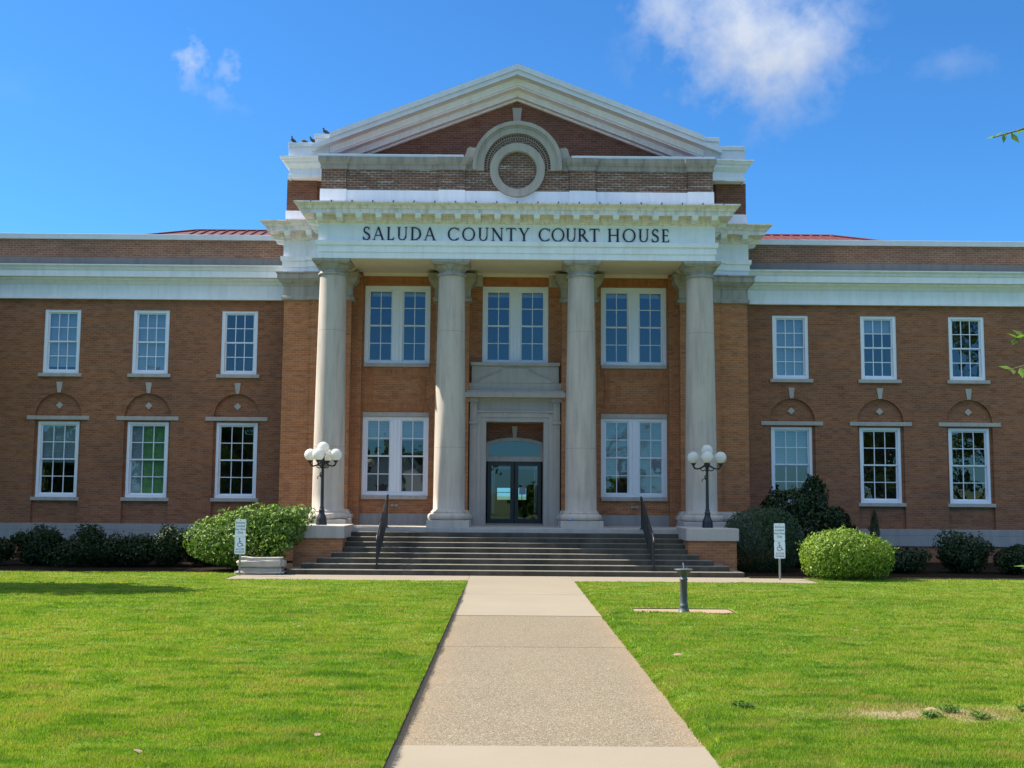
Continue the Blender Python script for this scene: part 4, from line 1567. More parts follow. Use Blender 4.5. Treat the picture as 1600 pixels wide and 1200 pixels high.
# ---- steps and pedestals
stp = part(MB().box(-4.85, 4.85, 33.38, 36.6, -.05, 1.168).box(-6.40, 6.40, 33.47, 36.6, -.05, 1.166), 'landing', 'stone_trim', bevel=.008)
tops = [6.09, 5.78, 5.43, 5.10, 4.86, 4.86, 4.86, 4.86]
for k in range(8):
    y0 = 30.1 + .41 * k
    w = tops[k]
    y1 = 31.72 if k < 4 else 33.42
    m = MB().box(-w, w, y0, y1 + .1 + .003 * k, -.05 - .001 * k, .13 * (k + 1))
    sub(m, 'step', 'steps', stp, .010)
for s in (-1, 1):
    p = part(MB().box(s * 4.84, s * 6.20, 31.62, 33.46, -.05, .90), 'pedestal', 'brick')
    sub(MB().box(s * 4.78, s * 6.26, 31.56, 33.50, .90, 1.25), 'cap', 'stone_trim', p, .015)
for s in (-1, 1):
    x = s * 3.88
    hb = MB()
    hb.tube([(x - .07, 36.50, 1.78), (x - .07, 36.40, 1.78)], .045, 10).tube([(x + .07, 36.50, 1.78), (x + .07, 36.40, 1.78)], .045, 10).box(x - .09, x + .09, 36.47, 36.49, 1.755, 1.805)
    part(hb, 'hose_connection', 'galv')

# ------------------------------------------------------------------ lamp posts
def lamp_post(x, y, label, rz):
    t = thing('lamp_post', (x, y, 1.25), label, 'lamp post', 'globe lamp posts on the step pedestals', rz)
    po = MB().lathe([(.155, 0), (.155, .07), (.145, .09), (.15, .13), (.135, .20), (.105, .27), (.085, .33), (.075, .38), (.085, .40), (.085, .43), (.062, .45), (.066, .50), (.05, .53),
                     (.046, .9), (.04, 1.45), (.036, 1.60), (.05, 1.62), (.05, 1.66), (.04, 1.68), (.07, 1.76), (.085, 1.82), (.05, 1.86), (.045, 1.98), (.07, 2.0), (.075, 2.04), (.03, 2.05)], 0, 0, 16)
    sub(po, 'post', 'black', t)
    for k in range(8):
        pass
    r = .385
    for k in range(4):
        a = PI / 2 * k
        c, s = math.cos(a), math.sin(a)
        pts = [(.04, 1.80), (.12, 1.74), (.20, 1.70), (.28, 1.68), (.35, 1.70), (.39, 1.76), (r, 1.80)]
        ar = MB().tube([(c * u, s * u, z) for u, z in pts], [.026, .026, .022, .022, .03, .026, .03], 8)
        ar.tube([(c * u, s * u, z) for u, z in [(.06, 1.66), (.11, 1.62), (.17, 1.65), (.19, 1.70)]], .016, 6)
        ar.lathe([(.03, 1.78), (.05, 1.79), (.05, 1.81), (.075, 1.83), (.08, 1.86)], c * r, s * r, 14)
        o = sub(ar, 'arm', 'black', t)
        sub(MB().ball((c * r, s * r, 2.005), .175), 'globe', 'opal', t)
    sub(MB().ball((0, 0, 2.205), .175), 'globe', 'opal', t)
    hk = MB().tube([(-.04, -.02, 1.42), (-.13, -.03, 1.38), (-.15, -.03, 1.34), (-.13, -.03, 1.31)], .012, 6).tube([(-.04, -.02, 1.5), (-.07, -.03, 1.46), (-.04, -.02, 1.36)], .016, 6)
    sub(hk, 'hook', 'black', t)
    return t


L1 = lamp_post(-5.55, 32.35, 'black lamp post with five white globes on the pedestal beside the leafy shrub', R(-11))
copy_thing(L1, (5.52, 32.35, 1.25), R(-9), 'black lamp post with five white globes on the pedestal beside the dark conifer')

# ------------------------------------------------------------------ handrails
def handrail(x, label, cant):
    t = thing('handrail', (x, 30.4, 0), label, 'handrail', 'handrails on the front steps')
    y0, z0, y1, z1 = 0.05, .13, 3.0, 1.17
    f = lambda u: (y0 + (y1 - y0) * u)
    base = lambda u: .13 * max(1, min(9, math.floor((30.4 + f(u) - 30.1) / .41) + 1))
    g = lambda u, h: (cant * u, f(u), z0 + (z1 - z0) * u + h)
    m = MB().tube([g(-.03, .80), g(-.02, .88), g(0, .90), g(1, .90), g(1.06, .88), g(1.07, .76)], .026, 10)
    sub(m, 'rail', 'black', t)
    m = MB().tube([g(0, .14), g(1, .14)], .018, 8)
    m.tube([g(0, .74), g(1, .74)], .016, 8)
    sub(m, 'lower_rail', 'black', t)
    for u in (0.0, .5, 1.0):
        q = MB()
        p0 = g(u, 0)
        zb = base(u) if u < 1 else 1.17
        q.box(p0[0] - .025, p0[0] + .025, p0[1] - .025, p0[1] + .025, zb, g(u, .89)[2])
        q.box(p0[0] - .06, p0[0] + .06, p0[1] - .06, p0[1] + .06, zb, zb + .02)
        sub(q, 'post', 'black', t)
    n = 28
    for k in range(1, n):
        if k == n // 2:
            continue
        u = k / n
        q = MB().tube([g(u, .14), g(u, .74)], .0125, 6)
        sub(q, 'baluster', 'black', t)
    return t


handrail(-3.73, 'black iron handrail on the steps nearer the leafy sunlit shrub', -.06)
handrail(3.72, 'black iron handrail on the steps behind the drinking fountain', .04)

# ------------------------------------------------------------------ signs
def text_mesh(name, body, size, mat, parent, x, z, y):
    cu = bpy.data.curves.new(name, 'FONT')
    cu.body = body
    cu.size = size
    cu.align_x = 'CENTER'
    cu.extrude = .001
    tmp = bpy.data.objects.new(name + '_text', cu)
    COL.objects.link(tmp)
    dg = bpy.context.evaluated_depsgraph_get()
    me = bpy.data.meshes.new_from_object(tmp.evaluated_get(dg))
    bpy.data.objects.remove(tmp)
    me.transform(Matrix.Translation((x, y, z)) @ Matrix.Rotation(PI / 2, 4, 'X'))
    me.materials.clear()
    me.materials.append(MT[mat])
    o = bpy.data.objects.new(name, me)
    COL.objects.link(o)
    o.parent = parent
    return o


def rrect(mb, x0, x1, z0, z1, r, y0, y1):
    p = []
    for cx, cz, a in ((x1 - r, z1 - r, 0), (x0 + r, z1 - r, 90), (x0 + r, z0 + r, 180), (x1 - r, z0 + r, 270)):
        for k in range(5):
            t = R(a + 22.5 * k)
            p.append((cx + r * math.cos(t), cz + r * math.sin(t)))
    mb.prism(p, y0, y1)
    return mb


def access_sign(x, y, label, rz=0.0):
    t = thing('accessibility_sign', (x, y, 0), label, 'sign', 'accessible entrance signs', rz)
    sub(MB().box(-.022, .022, .006, .035, -.05, 1.44), 'post', 'galv', t)
    p1 = sub(rrect(MB(), -.145, .145, 1.0, 1.46, .03, 0, .005), 'sign_plate', 'sign', t)
    p2 = sub(rrect(MB(), -.145, .145, .55, .995, .03, 0, .005), 'sign_plate', 'sign', t)
    for i, w in enumerate(['Entrance', 'Located', 'Rear Door', 'Only']):
        text_mesh('lettering', w, .072, 'ink', p1, 0, 1.345 - .085 * i, -.0015)
    for i, w in enumerate(['ACCESS', 'IN REAR']):
        text_mesh('lettering', w, .066, 'ink', p2, 0, .655 - .07 * i, -.0015)
    b = MB()
    n = 18
    cx, cz, r = -.012, .80, .062
    for k in range(n):
        a0, a1 = R(120 + 235 * k / n), R(120 + 235 * (k + 1) / n)
        q = [(cx + rr * math.cos(a), cz + rr * math.sin(a)) for rr, a in ((r, a0), (r, a1), (r - .014, a1), (r - .014, a0))]
        b.prism(q[::-1], -.0015, .0)
    pts = []
    for (x0, z0, x1, z1) in ((-.018, .93, -.012, .83), (-.012, .832, .045, .832), (.045, .835, .072, .765), (.07, .766, .092, .775), (-.014, .88, .035, .88)):
        d = Vector((x1 - x0, z1 - z0)).normalized()
        m = Vector((-d.y, d.x)) * .0085
        b.prism([(x0 - m.x, z0 - m.y), (x1 - m.x, z1 - m.y), (x1 + m.x, z1 + m.y), (x0 + m.x, z0 + m.y)], -.0017 - .0002 * len(pts), .0)
        pts.append(1)
    b.prism([(-.018 + .019 * math.cos(2 * PI * k / 12), .952 + .019 * math.sin(2 * PI * k / 12)) for k in range(12)], -.0014, 0)
    sub(b, 'wheelchair_symbol', 'ink', p2)
    sub(MB().tube([(0, -.004, 1.425), (0, .0, 1.425)], .012, 8), 'bolt', 'steel', p1)
    return t


S1 = access_sign(-7.22, 29.62, 'white wheelchair access sign on a post beside the low stone block', R(-4))
c = thing('accessibility_sign', (6.88, 29.45, 0), 'white wheelchair access sign on a post between the conifer and the round hedge', 'sign', 'accessible entrance signs', R(5))
for ch in list(S1.children):
    k = ch.copy()
    COL.objects.link(k)
    k.parent = c
    for g in list(ch.children):
        d = g.copy()
        COL.objects.link(d)
        d.parent = k

# ------------------------------------------------------------------ weathered stone block
sb = MB()
nx, nz = 26, 10
prof = lambda u: u


def block_mesh():
    import bmesh
    bm = bmesh.new()
    for (w, d, z0, z1) in ((1.24, .58, .12, .44), (1.30, .66, -.05, .16)):
        r = bmesh.ops.create_cube(bm, size=1.0)
        for v in r['verts']:
            v.co.x *= w
            v.co.y *= d
            v.co.z = z0 + (v.co.z + .5) * (z1 - z0)
    bmesh.ops.bevel(bm, geom=[e for e in bm.edges], offset=.09, segments=5, affect='EDGES')
    bmesh.ops.subdivide_edges(bm, edges=[e for e in bm.edges if e.calc_length() > .12], cuts=6, use_grid_fill=True)
    rs = random.Random(3)
    from mathutils import noise
    for v in bm.verts:
        n = noise.noise_vector(v.co * 3.0) * .022 + noise.noise_vector(v.co * 13.0) * .009
        left = max(0.0, (-.25 - v.co.x)) * .6
        n += noise.noise_vector(v.co * 6 + Vector((7, 0, 0))) * left * .35
        v.co += n
    me = bpy.data.meshes.new('stone_block')
    bm.to_mesh(me)
    bm.free()
    me.materials.append(stone('block_stone', (0.46, 0.42, 0.35), (0.20, 0.185, 0.16), 0.6))
    return me


bo = bpy.data.objects.new('stone_block', block_mesh())
bo.location = (-6.77, 30.22, 0)
COL.objects.link(bo)
tag(bo, 'low weathered stone block behind the access sign at the foot of the shrub', 'stone block')

# ------------------------------------------------------------------ drinking fountain
df = thing('drinking_fountain', (2.95, 20.46, .03), 'dark iron pedestal drinking fountain standing on the lawn by the walk', 'drinking fountain')
sub(MB().lathe([(.135, 0), (.13, .025), (.10, .05), (.088, .10), (.075, .13), (.082, .14), (.082, .165), (.07, .18), (.068, .22), (.064, .60), (.075, .61), (.075, .635), (.062, .645), (.062, .68)], 0, 0, 20), 'pedestal', 'iron_grey', df)
sub(MB().lathe([(.055, .665), (.075, .70), (.10, .735), (.135, .765), (.155, .78), (.168, .795), (.168, .808), (.155, .808), (.12, .79), (.02, .785)], 0, 0, 28), 'basin', 'iron_grey', df)
sub(MB().tube([(0, 0, .79), (0, 0, .87), (-.01, 0, .90), (-.005, 0, .915)], [.012, .010, .012, .006], 8).tube([(.07, .02, .79), (.07, .02, .83)], .010, 8), 'spout', 'steel', df)

# ------------------------------------------------------------------ foliage
def leaf_quads(P, N, L, wid, r, fold=0.15, axis=None):
    """one bent diamond leaf per point: P positions, N facing, L length"""
    n = len(P)
    t = r.normal(size=(n, 3))
    if axis is not None:
        t = t * .45 + axis
    t -= N * np.sum(t * N, 1, keepdims=True)
    t /= np.linalg.norm(t, axis=1, keepdims=True) + 1e-9
    b = np.cross(N, t)
    L = L[:, None]
    V = np.empty((n, 4, 3))
    V[:, 0] = P - t * L * .5
    V[:, 1] = P + b * L * wid + N * L * fold
    V[:, 2] = P + t * L * .5
    V[:, 3] = P - b * L * wid + N * L * fold
    return V.reshape(-1, 3), np.arange(4 * n).reshape(-1, 4)


def blob_points(n, radii, r, lumps=14, lump_amp=.16, box=0.0, depth=.35, flat_bottom=True, pointy=0.0):
    d = r.normal(size=(n, 3))
    d /= np.linalg.norm(d, axis=1, keepdims=True)
    f = np.ones(n)
    cs = r.normal(size=(lumps, 3))
    cs /= np.linalg.norm(cs, axis=1, keepdims=True)
    am = r.uniform(-.7, 1.0, lumps) * lump_amp
    for c, a in zip(cs, am):
        f += a * np.exp(-(1 - d @ c) / .12)
    if box:
        mx = np.max(np.abs(d), axis=1)
        f *= (1 - box) + box * (1 / mx) * .82
    rad = f * (1 - depth * r.random(n) ** 1.6)
    p = d * rad[:, None]
    if pointy:
        zz = np.clip((p[:, 2] + 1) / 2, 0, 1)
        p[:, :2] *= (1 - pointy * zz)[:, None]
    nrm_ = d + r.normal(size=(n, 3)) * .55
    nrm_ /= np.linalg.norm(nrm_, axis=1, keepdims=True)
    return p * np.array(radii), nrm_


def shrub(name, loc, radii, n, leaf, mat, label, cat, group=None, seed=1, wid=.27, lobes=None, loose=0, upright=0.0, shoots=1.0, **kw):
    """lobes: (ox, oy, oz, rx, ry, rz, share) in metres; loose = number of random lobes instead"""
    r = np.random.default_rng(seed)
    t = thing(name, loc, label, cat, group)
    rx, ry, rz = radii
    if lobes is None:
        lobes = [(0, 0, rz * .92, rx, ry, rz, 1.0)]
        if loose:
            lobes = [(0, 0, rz * .75, rx * .78, ry * .8, rz * .8, .4)]
            for i in range(loose):
                k = r.uniform(.28, .55)
                a = r.uniform(-.62, .62) * rx * 1.25
                lobes.append((a, r.uniform(-.4, .4) * ry, rz * r.uniform(.5, 1.55) * (1 - .35 * abs(a) / rx), rx * k, ry * k * 1.2, rz * k * r.uniform(.8, 1.3), .6 / loose))
    VV, FF, off = [], [], 0
    st = MB()
    for (ox, oy, oz, lx, ly, lz, share) in lobes:
        m = int(n * share)
        P, Nn = blob_points(m, (lx, ly, lz), r, **kw)
        ax = None
        if upright:
            ax = P / np.array((lx, ly, lz)) * .6 + np.array([0, 0, 1.0])
            ax = ax * upright
        P = P + np.array([ox, oy, oz])
        k = P[:, 2] > 0.0
        P, Nn = P[k], Nn[k]
        if ax is not None:
            ax = ax[k]
        V, Fq = leaf_quads(P, Nn, leaf * r.uniform(.65, 1.35, len(P)), wid, r, axis=ax)
        V[:, 2] = np.maximum(V[:, 2], -.02)
        VV.append(V)
        FF.append(Fq + off)
        off += len(V)
        # sparse shoots poking out of the outline
        lv, ln = [], []
        for i in range(max(4, int(m / 420 * shoots))):
            d = r.normal(size=3)
            d[2] = abs(d[2]) * 1.2 + .1
            d /= np.linalg.norm(d)
            c = np.array([ox, oy, oz])
            p0 = c + d * np.array([lx, ly, lz]) * .6
            p1 = c + d * np.array([lx, ly, lz]) * r.uniform(1.0, 1.14) + np.array([0, 0, r.uniform(.0, .12) * lz])
            st.tube([p0, p1], [.007, .003], 4)
            for q in np.linspace(.5, 1.0, 8):
                lv.append(p0 + (p1 - p0) * q + r.normal(size=3) * leaf * .3)
                ln.append(r.normal(size=3))
        ln = np.array(ln)
        ln /= np.linalg.norm(ln, axis=1, keepdims=True)
        V, Fq = leaf_quads(np.array(lv), ln, leaf * r.uniform(.8, 1.3, len(lv)), wid, r)
        VV.append(V)
        FF.append(Fq + off)
        off += len(V)
    np_obj('foliage', np.concatenate(VV), np.concatenate(FF), mat, t)
    for i in range(4):
        a = r.uniform(0, 2 * PI)
        st.tube([(.05 * math.cos(a), .05 * math.sin(a), -.05), (rx * .2 * math.cos(a), ry * .2 * math.sin(a), rz * .6), (rx * .4 * math.cos(a), ry * .4 * math.sin(a), rz * 1.05)], [.03, .02, .01], 6)
    sub(st, 'stems', 'bark', t)
    return t


shrub('shrub', (-7.35, 31.45, 0), (1.5, .9, .9), 11500, .115, 'leaf_mid', 'large sunlit leafy shrub beside the lamp pedestal and stone block', 'shrub', seed=11, lump_amp=.3, box=.05, depth=.5, wid=.21, shoots=2.0,
      lobes=[(-.15, 0, .80, 1.30, .90, .86, .55), (.75, .0, 1.15, .80, .70, .62, .2), (-.75, -.1, .75, .75, .7, .62, .12), (.15, -.1, 1.38, .7, .6, .42, .08), (1.22, .1, 1.50, .45, .45, .28, .05)])
shrub('shrub', (8.68, 29.75, 0), (1.28, .95, .70), 17000, .085, 'leaf_bright', 'rounded bright green clipped hedge bush standing alone in the sun on the lawn edge', 'shrub', seed=12, lump_amp=.09, depth=.42, wid=.15, upright=.9, shoots=1.8,
      lobes=[(.03, 0, .62, 1.30, .92, .62, .55), (-.25, 0, .80, .85, .7, .50, .15), (.30, 0, .70, .85, .7, .52, .15), (-.02, 0, .95, .62, .55, .42, .08), (.05, 0, .30, 1.26, .88, .36, .07)], box=.3)
shrub('conifer', (7.15, 32.6, 0), (1.15, 1.0, .98), 18000, .085, 'leaf_conifer', 'broad dark green conifer shrub between the brick pedestal and the access sign', 'shrub', seed=13, lump_amp=.1, box=.2, wid=.10, upright=.8)
shrub('shrub', (8.95, 34.6, 0), (1.25, .9, 1.22), 9000, .13, 'leaf_dark', 'tall dark loose shrub against the wall in front of a lower window', 'shrub', seed=14, wid=.24, lump_amp=.25,
      lobes=[(0, 0, .95, 1.25, .9, .95, .45), (-.35, 0, 1.75, .75, .6, .60, .2), (.25, .1, 2.05, .40, .4, .75, .15), (-1.0, 0, 1.5, .45, .4, .8, .1), (.85, 0, 1.4, .5, .5, .45, .1)])
LG = 'dark shrubs in the wing planting beds'
for i, (x, y, rx, rz, lab) in enumerate([
    (-15.25, 32.6, .75, .42, 'low dark shrub cut by the left picture edge under the brick wing'),
    (-13.75, 32.9, .80, .52, 'upright dark shrub below the leftmost arched window'),
    (-12.25, 32.5, 1.0, .50, 'broad dark shrub between the first and second arched windows'),
    (-11.10, 32.7, .80, .40, 'low spreading dark shrub under the second arched window'),
    (-10.05, 32.9, .52, .58, 'narrow upright dark shrub between second and third arched windows'),
    (-9.10, 33.2, .60, .56, 'dark shrub partly hidden behind the sunlit leafy shrub')]):
    shrub('shrub', (x, y, 0), (rx, .75, rz * 1.3), 6500, .085, 'leaf_dark', lab, 'shrub', LG, seed=30 + i, lump_amp=.35, depth=.6, loose=9, shoots=2.2)
for i, (x, y, rx, rz, lab) in enumerate([
    (11.0, 32.4, .95, .34, 'low dark shrub just beyond the clipped hedge bush'),
    (12.95, 32.6, .80, .54, 'loose dark shrub below the middle of the right wing base'),
    (14.35, 32.2, .85, .44, 'round dark shrub near the right picture edge under the window')]):
    shrub('shrub', (x, y, 0), (rx, .75, rz * 1.22), 6500, .085, 'leaf_dark', lab, 'shrub', LG, seed=50 + i, lump_amp=.3, depth=.55, loose=6, shoots=1.6)
shrub('conifer', (11.05, 34.6, 0), (.24, .24, .93), 2600, .07, 'leaf_dark', 'slim dark columnar conifer rising behind the clipped hedge bush', 'shrub', seed=61, lump_amp=.1, wid=.14, pointy=.55)
shrub('conifer', (9.95, 34.6, 0), (.13, .13, .80), 900, .06, 'leaf_dark', 'tiny dark spire conifer peeking over the top of the clipped hedge bush', 'shrub', seed=62, lump_amp=.1, wid=.14, pointy=.6)


# ------------------------------------------------------------------ trees
def tree(loc, crown_c, radii, n, leaf, label, seed, trunk_r=.18, mat='leaf_tree', group=None, limbs=7):
    r = np.random.default_rng(seed)
    t = thing('tree', loc, label, 'tree', group)
    tr = MB()
    cc = np.array(crown_c)
    top = cc + np.array([0, 0, radii[2] * .35])
    tr.tube([(0, 0, -.1), (trunk_r * .3, 0, cc[2] * .35), tuple(cc * .75), tuple(top)], [trunk_r * 1.25, trunk_r, trunk_r * .7, trunk_r * .2], 10)
    for k in range(limbs):
        d = r.normal(size=3)
        d[2] = abs(d[2]) * .6
        d /= np.linalg.norm(d)
        b = cc * r.uniform(.5, .9)
        e = cc + d * np.array(radii) * .8
        tr.tube([tuple(b), tuple((b + e) / 2 + np.array([0, 0, .2])), tuple(e)], [trunk_r * .4, trunk_r * .25, trunk_r * .08], 6)
    sub(tr, 'trunk', 'bark', t)
    # clumps of leaves through the crown's volume
    nc = max(18, n // 90)
    C, _ = blob_points(nc, np.array(radii) * .9, r, lumps=10, lump_amp=.25, depth=.75)
    P = np.repeat(C, n // nc, axis=0)
    P = P + r.normal(size=P.shape) * np.mean(radii) * .13
    P = P + cc
    Nn = r.normal(size=P.shape) + np.array([0, 0, .5])
    Nn /= np.linalg.norm(Nn, axis=1, keepdims=True)
    V, Fq = leaf_quads(P, Nn, leaf * r.uniform(.6, 1.4, len(P)), .3, r)
    np_obj('crown', V, Fq, mat, t)
    return t


tree((-15.0, 25.9, 0), (0, 0, 5.2), (2.0, 1.45, 2.9), 12000, .30, 'leafy tree left of the picture casting the long shadow on the lawn', 71)
tree((-21.0, 35.0, 0), (0, 0, 8.0), (3.3, 2.2, 4.2), 9000, .34, 'tall leafy tree beyond the left edge shading the wing bed', 72, .28)
tree((-25.0, 34.4, 0), (0, 0, 6.0), (3.6, 2.4, 4.0), 7000, .34, 'leafy tree farther left of the wing', 73, .28)
TG = 'trees across the street behind the viewer'
for i, (x, y, h, rx) in enumerate([(-24.5, -24, 11.5, 4.3), (-46, -40, 8.5, 6), (-33, -33, 8.5, 3.2), (33, -24, 11.5, 4.5), (43, -24, 18, 6), (10.5, -30, 4.2, 3.0), (-30, -55, 9, 6),
                                   (-17.5, -42, 8.0, 4.0), (-9, -60, 9, 7), (22, -45, 7.5, 5), (3, -34, 2.6, 3.4), (-62, -35, 10, 7), (62, -38, 11, 7)]):
    tree((x, y, 0), (0, 0, h * .52), (rx, rx * .8, h * .5), 3000, .75, 'leafy street tree across the road, seen only mirrored in the windows', 80 + i, .3, group=TG)
# the house mirrored in a portico window
ho = thing('house', (-11.6, -40, 0), 'white gabled house across the road, seen only mirrored in a window', 'house')
hm = MB().prism([(-3.0, 0), (3.0, 0), (3.0, 3.6), (0, 6.1), (-3.0, 3.6)], -8.0, 0)
sub(hm, 'wall', 'house_white', ho)
hr = MB()
for s in (-1, 1):
    hr.add([(s * 3.5, .4, 3.25), (0, .4, 6.25), (0, -8.3, 6.25), (s * 3.5, -8.3, 3.25), (s * 3.5, .4, 3.1), (0, .4, 6.1), (0, -8.3, 6.1), (s * 3.5, -8.3, 3.1)],
           [(0, 1, 2, 3), (4, 7, 6, 5), (0, 4, 5, 1), (3, 2, 6, 7), (0, 3, 7, 4)])
sub(hr, 'roof', 'house_roof', ho)
sub(MB().box(-.5, .5, -.05, .03, 2.0, 3.4), 'window', 'dark_room', ho)

# the near tree at the right, whose outer twigs hang into view
nt = thing('near_tree', (6.1, 6.0, 0), 'near leafy tree at the right edge with twigs hanging into view', 'tree')
tm = MB().tube([(0, 0, -.1), (.03, 0, 1.2), (-.05, .05, 2.6), (0, .1, 4.4), (.1, .1, 6.0)], [.2, .16, .14, .09, .03], 12)
TW, TL, TN = MB(), [], []
rt_ = np.random.default_rng(5)


def twig(pts, leafstep, leafn, droop=.0):
    pts = [Vector(p) for p in pts]
    rad = [.014 - .011 * i / (len(pts) - 1) for i in range(len(pts))]
    TW.tube(pts, rad, 5)
    for i in range(len(pts) - 1):
        for k in range(leafn):
            u = (k + .5) / leafn
            p = pts[i].lerp(pts[i + 1], u)
            for sgn in (-1, 1):
                d = (pts[i + 1] - pts[i]).normalized()
                sd = Vector((0, 0, 1)).cross(d).normalized()
                o = (sd * sgn * .6 + d * .5 + Vector(rt_.normal(size=3)) * .45).normalized()
                TL.append((p, o))


tw_specs = [[(-.4, .1, 3.9), (-1.6, .05, 4.05), (-2.8, 0, 4.25), (-3.50, 0, 4.19), (-3.70, 0, 4.13)],
            [(-.3, .1, 2.7), (-1.6, .05, 2.85), (-2.9, .0, 2.95), (-3.45, 0, 2.90), (-3.66, 0, 2.84)],
            [(-1.6, .05, 2.85), (-2.8, .2, 3.0), (-3.5, .1, 3.05), (-3.60, .05, 3.01)],
            [(-.2, 0, 1.6), (-1.6, -.05, 1.85), (-2.9, 0, 1.90), (-3.50, 0, 1.93), (-3.58, 0, 1.92)],
            [(-1.6, -.05, 1.85), (-2.8, .1, 1.80), (-3.45, .1, 1.80), (-3.58, .1, 1.775)]]
for sp in tw_specs:
    twig(sp, .05, 5)
for k in range(46):
    a = rt_.uniform(-1.2, 1.9)
    z = rt_.uniform(2.2, 6.2)
    b = Vector((.05, .05, z * .8))
    e = Vector((math.cos(a) * rt_.uniform(1.2, 2.6), math.sin(a) * rt_.uniform(1.0, 2.2), z))
    if (6.1 + e.x) < .48 * (6.0 + e.y) + .5 or (6.1 + e.x) < 3.3:
        continue
    mid = (b + e) / 2 + Vector((0, 0, .25))
    twig([b, mid, e], .05, 9)
    twig([mid, mid.lerp(e, .6) + Vector((0, .3, .3)), e + Vector((.1, .4, .2))], .05, 7)
sub(tm, 'trunk', 'bark', nt)
sub(TW, 'branch', 'bark', nt)
lv, lf = [], []
for p, o in TL:
    L = rt_.uniform(.05, .085)
    t_ = o
    n_ = Vector((rt_.normal() * .5, rt_.normal() * .5, 1)).normalized()
    b_ = n_.cross(t_).normalized()
    n_ = t_.cross(b_)
    k = len(lv)
    lv += [p, p + t_ * L * .45 + b_ * L * .21 + n_ * L * .05, p + t_ * L, p + t_ * L * .45 - b_ * L * .21 + n_ * L * .05]
    lf.append((k, k + 1, k + 2, k + 3))
np_obj('leaves', np.array([tuple(v) for v in lv]), np.array(lf), 'leaf_oak', nt)

# ------------------------------------------------------------------ pigeons
def pigeon(loc, rz, label, pitch=0.0, head_up=.10, s=1.0):
    """one continuous body: tail, breast, neck, head and beak lofted along a spine"""
    spine = [((-.19, .015), .012, .022), ((-.13, .035), .018, .034), ((-.07, .065), .045, .05), ((0, .09), .062, .06), ((.05, .105), .058, .055),
             ((.08, .105 + head_up * .5), .038, .034), ((.095, .105 + head_up), .030, .028), ((.118, .105 + head_up + .005), .024, .022), ((.132, .1 + head_up), .009, .008), ((.15, .093 + head_up), .003, .003)]
    m = MB()
    vs, fs = [], []
    sg = 12
    for i, ((x, z), ry, rz_) in enumerate(spine):
        nx_ = spine[min(i + 1, len(spine) - 1)][0]
        pv = spine[max(i - 1, 0)][0]
        d = Vector((nx_[0] - pv[0], nx_[1] - pv[1])).normalized()
        n = Vector((-d.y, d.x))
        for k in range(sg):
            a = 2 * PI * k / sg
            vs.append((x + n.x * rz_ * math.sin(a), ry * math.cos(a), z + n.y * rz_ * math.sin(a)))
    for i in range(len(spine) - 1):
        for k in range(sg):
            k2 = (k + 1) % sg
            fs.append((i * sg + k, (i + 1) * sg + k, (i + 1) * sg + k2, i * sg + k2))
    fs.append(tuple(range(sg)))
    m.add(vs, fs, True)
    for y in (-.02, .02):
        m.tube([(.0, y, .05), (.005, y, .0)], .006, 6)
        m.tube([(-.01, y, .004), (.03, y, .004)], .005, 5)
    t = m.build('pigeon', 'pigeon')
    t.location = loc
    t.rotation_euler = (0, -pitch, rz)
    t.scale = (s, s, s)
    tag(t, label, 'pigeon', 'pigeons perched on the roof corner')


pigeon((-7.32, 35.56, 13.50), R(175), 'dark pigeon perched at the outermost end of the lower roof pedestal', .35, .10, .95)
pigeon((-6.95, 35.58, 13.50), R(160), 'dark pigeon crouching in the middle of the lower roof pedestal', .0, .05, .8)
pigeon((-6.66, 35.54, 13.50), R(200), 'pigeon with pale belly beside the higher roof pedestal step', .1, .09, .9)
pigeon((-6.45, 35.75, 13.72), R(90), 'pigeon half hidden behind the edge of the higher roof pedestal', .0, .06, .8)
pigeon((-6.24, 35.50, 13.76), R(185), 'large dark pigeon standing on the higher roof pedestal', .15, .09, 1.02)

# ------------------------------------------------------------------ small things on the ground
def fallen_leaf(x, y, size, rz, label):
    m = MB()
    n = 10
    vs, fs = [], []
    for i in range(n):
        u = i / (n - 1)
        w = .34 * math.sin(PI * u) ** .8 * (1 + .25 * math.sin(u * 22))
        z = .018 * math.sin(PI * u * 1.2) + .012 * u
        vs += [(u - .5, -w, z + .05 * w), (u - .5, 0, z), (u - .5, w, z + .07 * w)]
    for i in range(n - 1):
        for k in range(2):
            a = i * 3 + k
            fs.append((a, a + 3, a + 4, a + 1))
    size *= .8
    m.add([(a * size, b * size, c * size) for a, b, c in vs], fs)
    o = m.build('fallen_leaf', 'dry_leaf')
    o.location = (x, y, LZ + .035)
    o.rotation_euler = (.2, -.1, rz)
    md = o.modifiers.new('thick', 'SOLIDIFY')
    md.thickness = .002
    tag(o, label, 'leaf', 'dry leaves lying on the lawn')


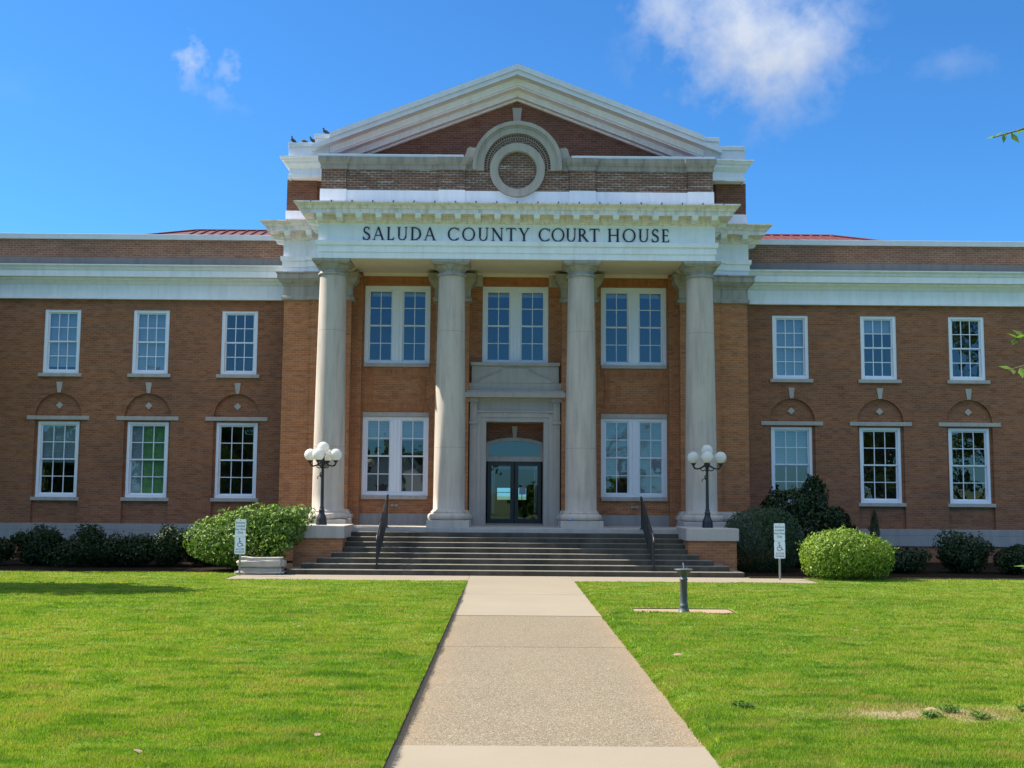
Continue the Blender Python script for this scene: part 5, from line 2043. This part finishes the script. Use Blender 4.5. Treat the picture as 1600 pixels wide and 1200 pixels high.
fallen_leaf(-3.48, 17.7, .12, .3, 'small dry brown leaf on the left lawn midway to the steps')
fallen_leaf(-1.87, 9.86, .10, 1.2, 'dry leaf on the grass beside the walk near the viewer')
fallen_leaf(-3.19, 9.2, .13, 2.1, 'pale dry leaf at the bottom edge of the left lawn')
fallen_leaf(1.98, 14.87, .15, .2, 'reddish dry leaf on the lawn near the right edge of the walk')
fallen_leaf(5.2, 17.7, .12, 1.0, 'dry leaf on the right lawn beyond the walk and below the clipped bush')
fallen_leaf(3.9, 11.2, .14, -.4, 'pinkish dry leaf in the worn patch of the right lawn')

cupm = MB().lathe([(.03, 0), (.036, .09), (.038, .095), (.034, .095), (.03, .01)], 0, 0, 14)
cu = cupm.build('cup', 'blue')
cu.location = (1.62, 33.59, 1.42)
cu.rotation_euler = (R(88), 0, R(80))
tag(cu, 'small blue cup lying on the plinth of the column right of the door', 'cup')


def weed(x, y, s, seed, label):
    r = np.random.default_rng(seed)
    t = thing('weed', (x, y, LZ), label, 'weed', 'weeds in the worn lawn patch')
    n = 130
    a = r.uniform(0, 2 * PI, n)
    q = r.uniform(.1, 1, n) * s
    P = np.stack([np.cos(a) * q, np.sin(a) * q, r.uniform(.015, .06, n)], 1)
    N_ = r.normal(size=(n, 3)) * .5 + np.array([0, 0, 1])
    N_ /= np.linalg.norm(N_, axis=1, keepdims=True)
    V, Fq = leaf_quads(P, N_, r.uniform(.05, .10, n), .09, r, axis=np.stack([np.cos(a), np.sin(a), np.full(n, .8)], 1))
    np_obj('leaves', V, Fq, 'leaf_weed', t)


weed(4.10, 11.22, .11, 1, 'dark weed tuft in the middle of the worn lawn patch')
weed(3.80, 10.92, .09, 2, 'dark weed tuft left of the middle of the worn lawn patch')
weed(4.27, 10.90, .13, 3, 'dark weed tuft on the near side of the worn lawn patch')
weed(2.10, 11.35, .10, 4, 'dark weed tuft between the walk and the worn lawn patch')
weed(4.85, 11.25, .08, 5, 'dark weed tuft at the right picture edge beyond the worn patch')
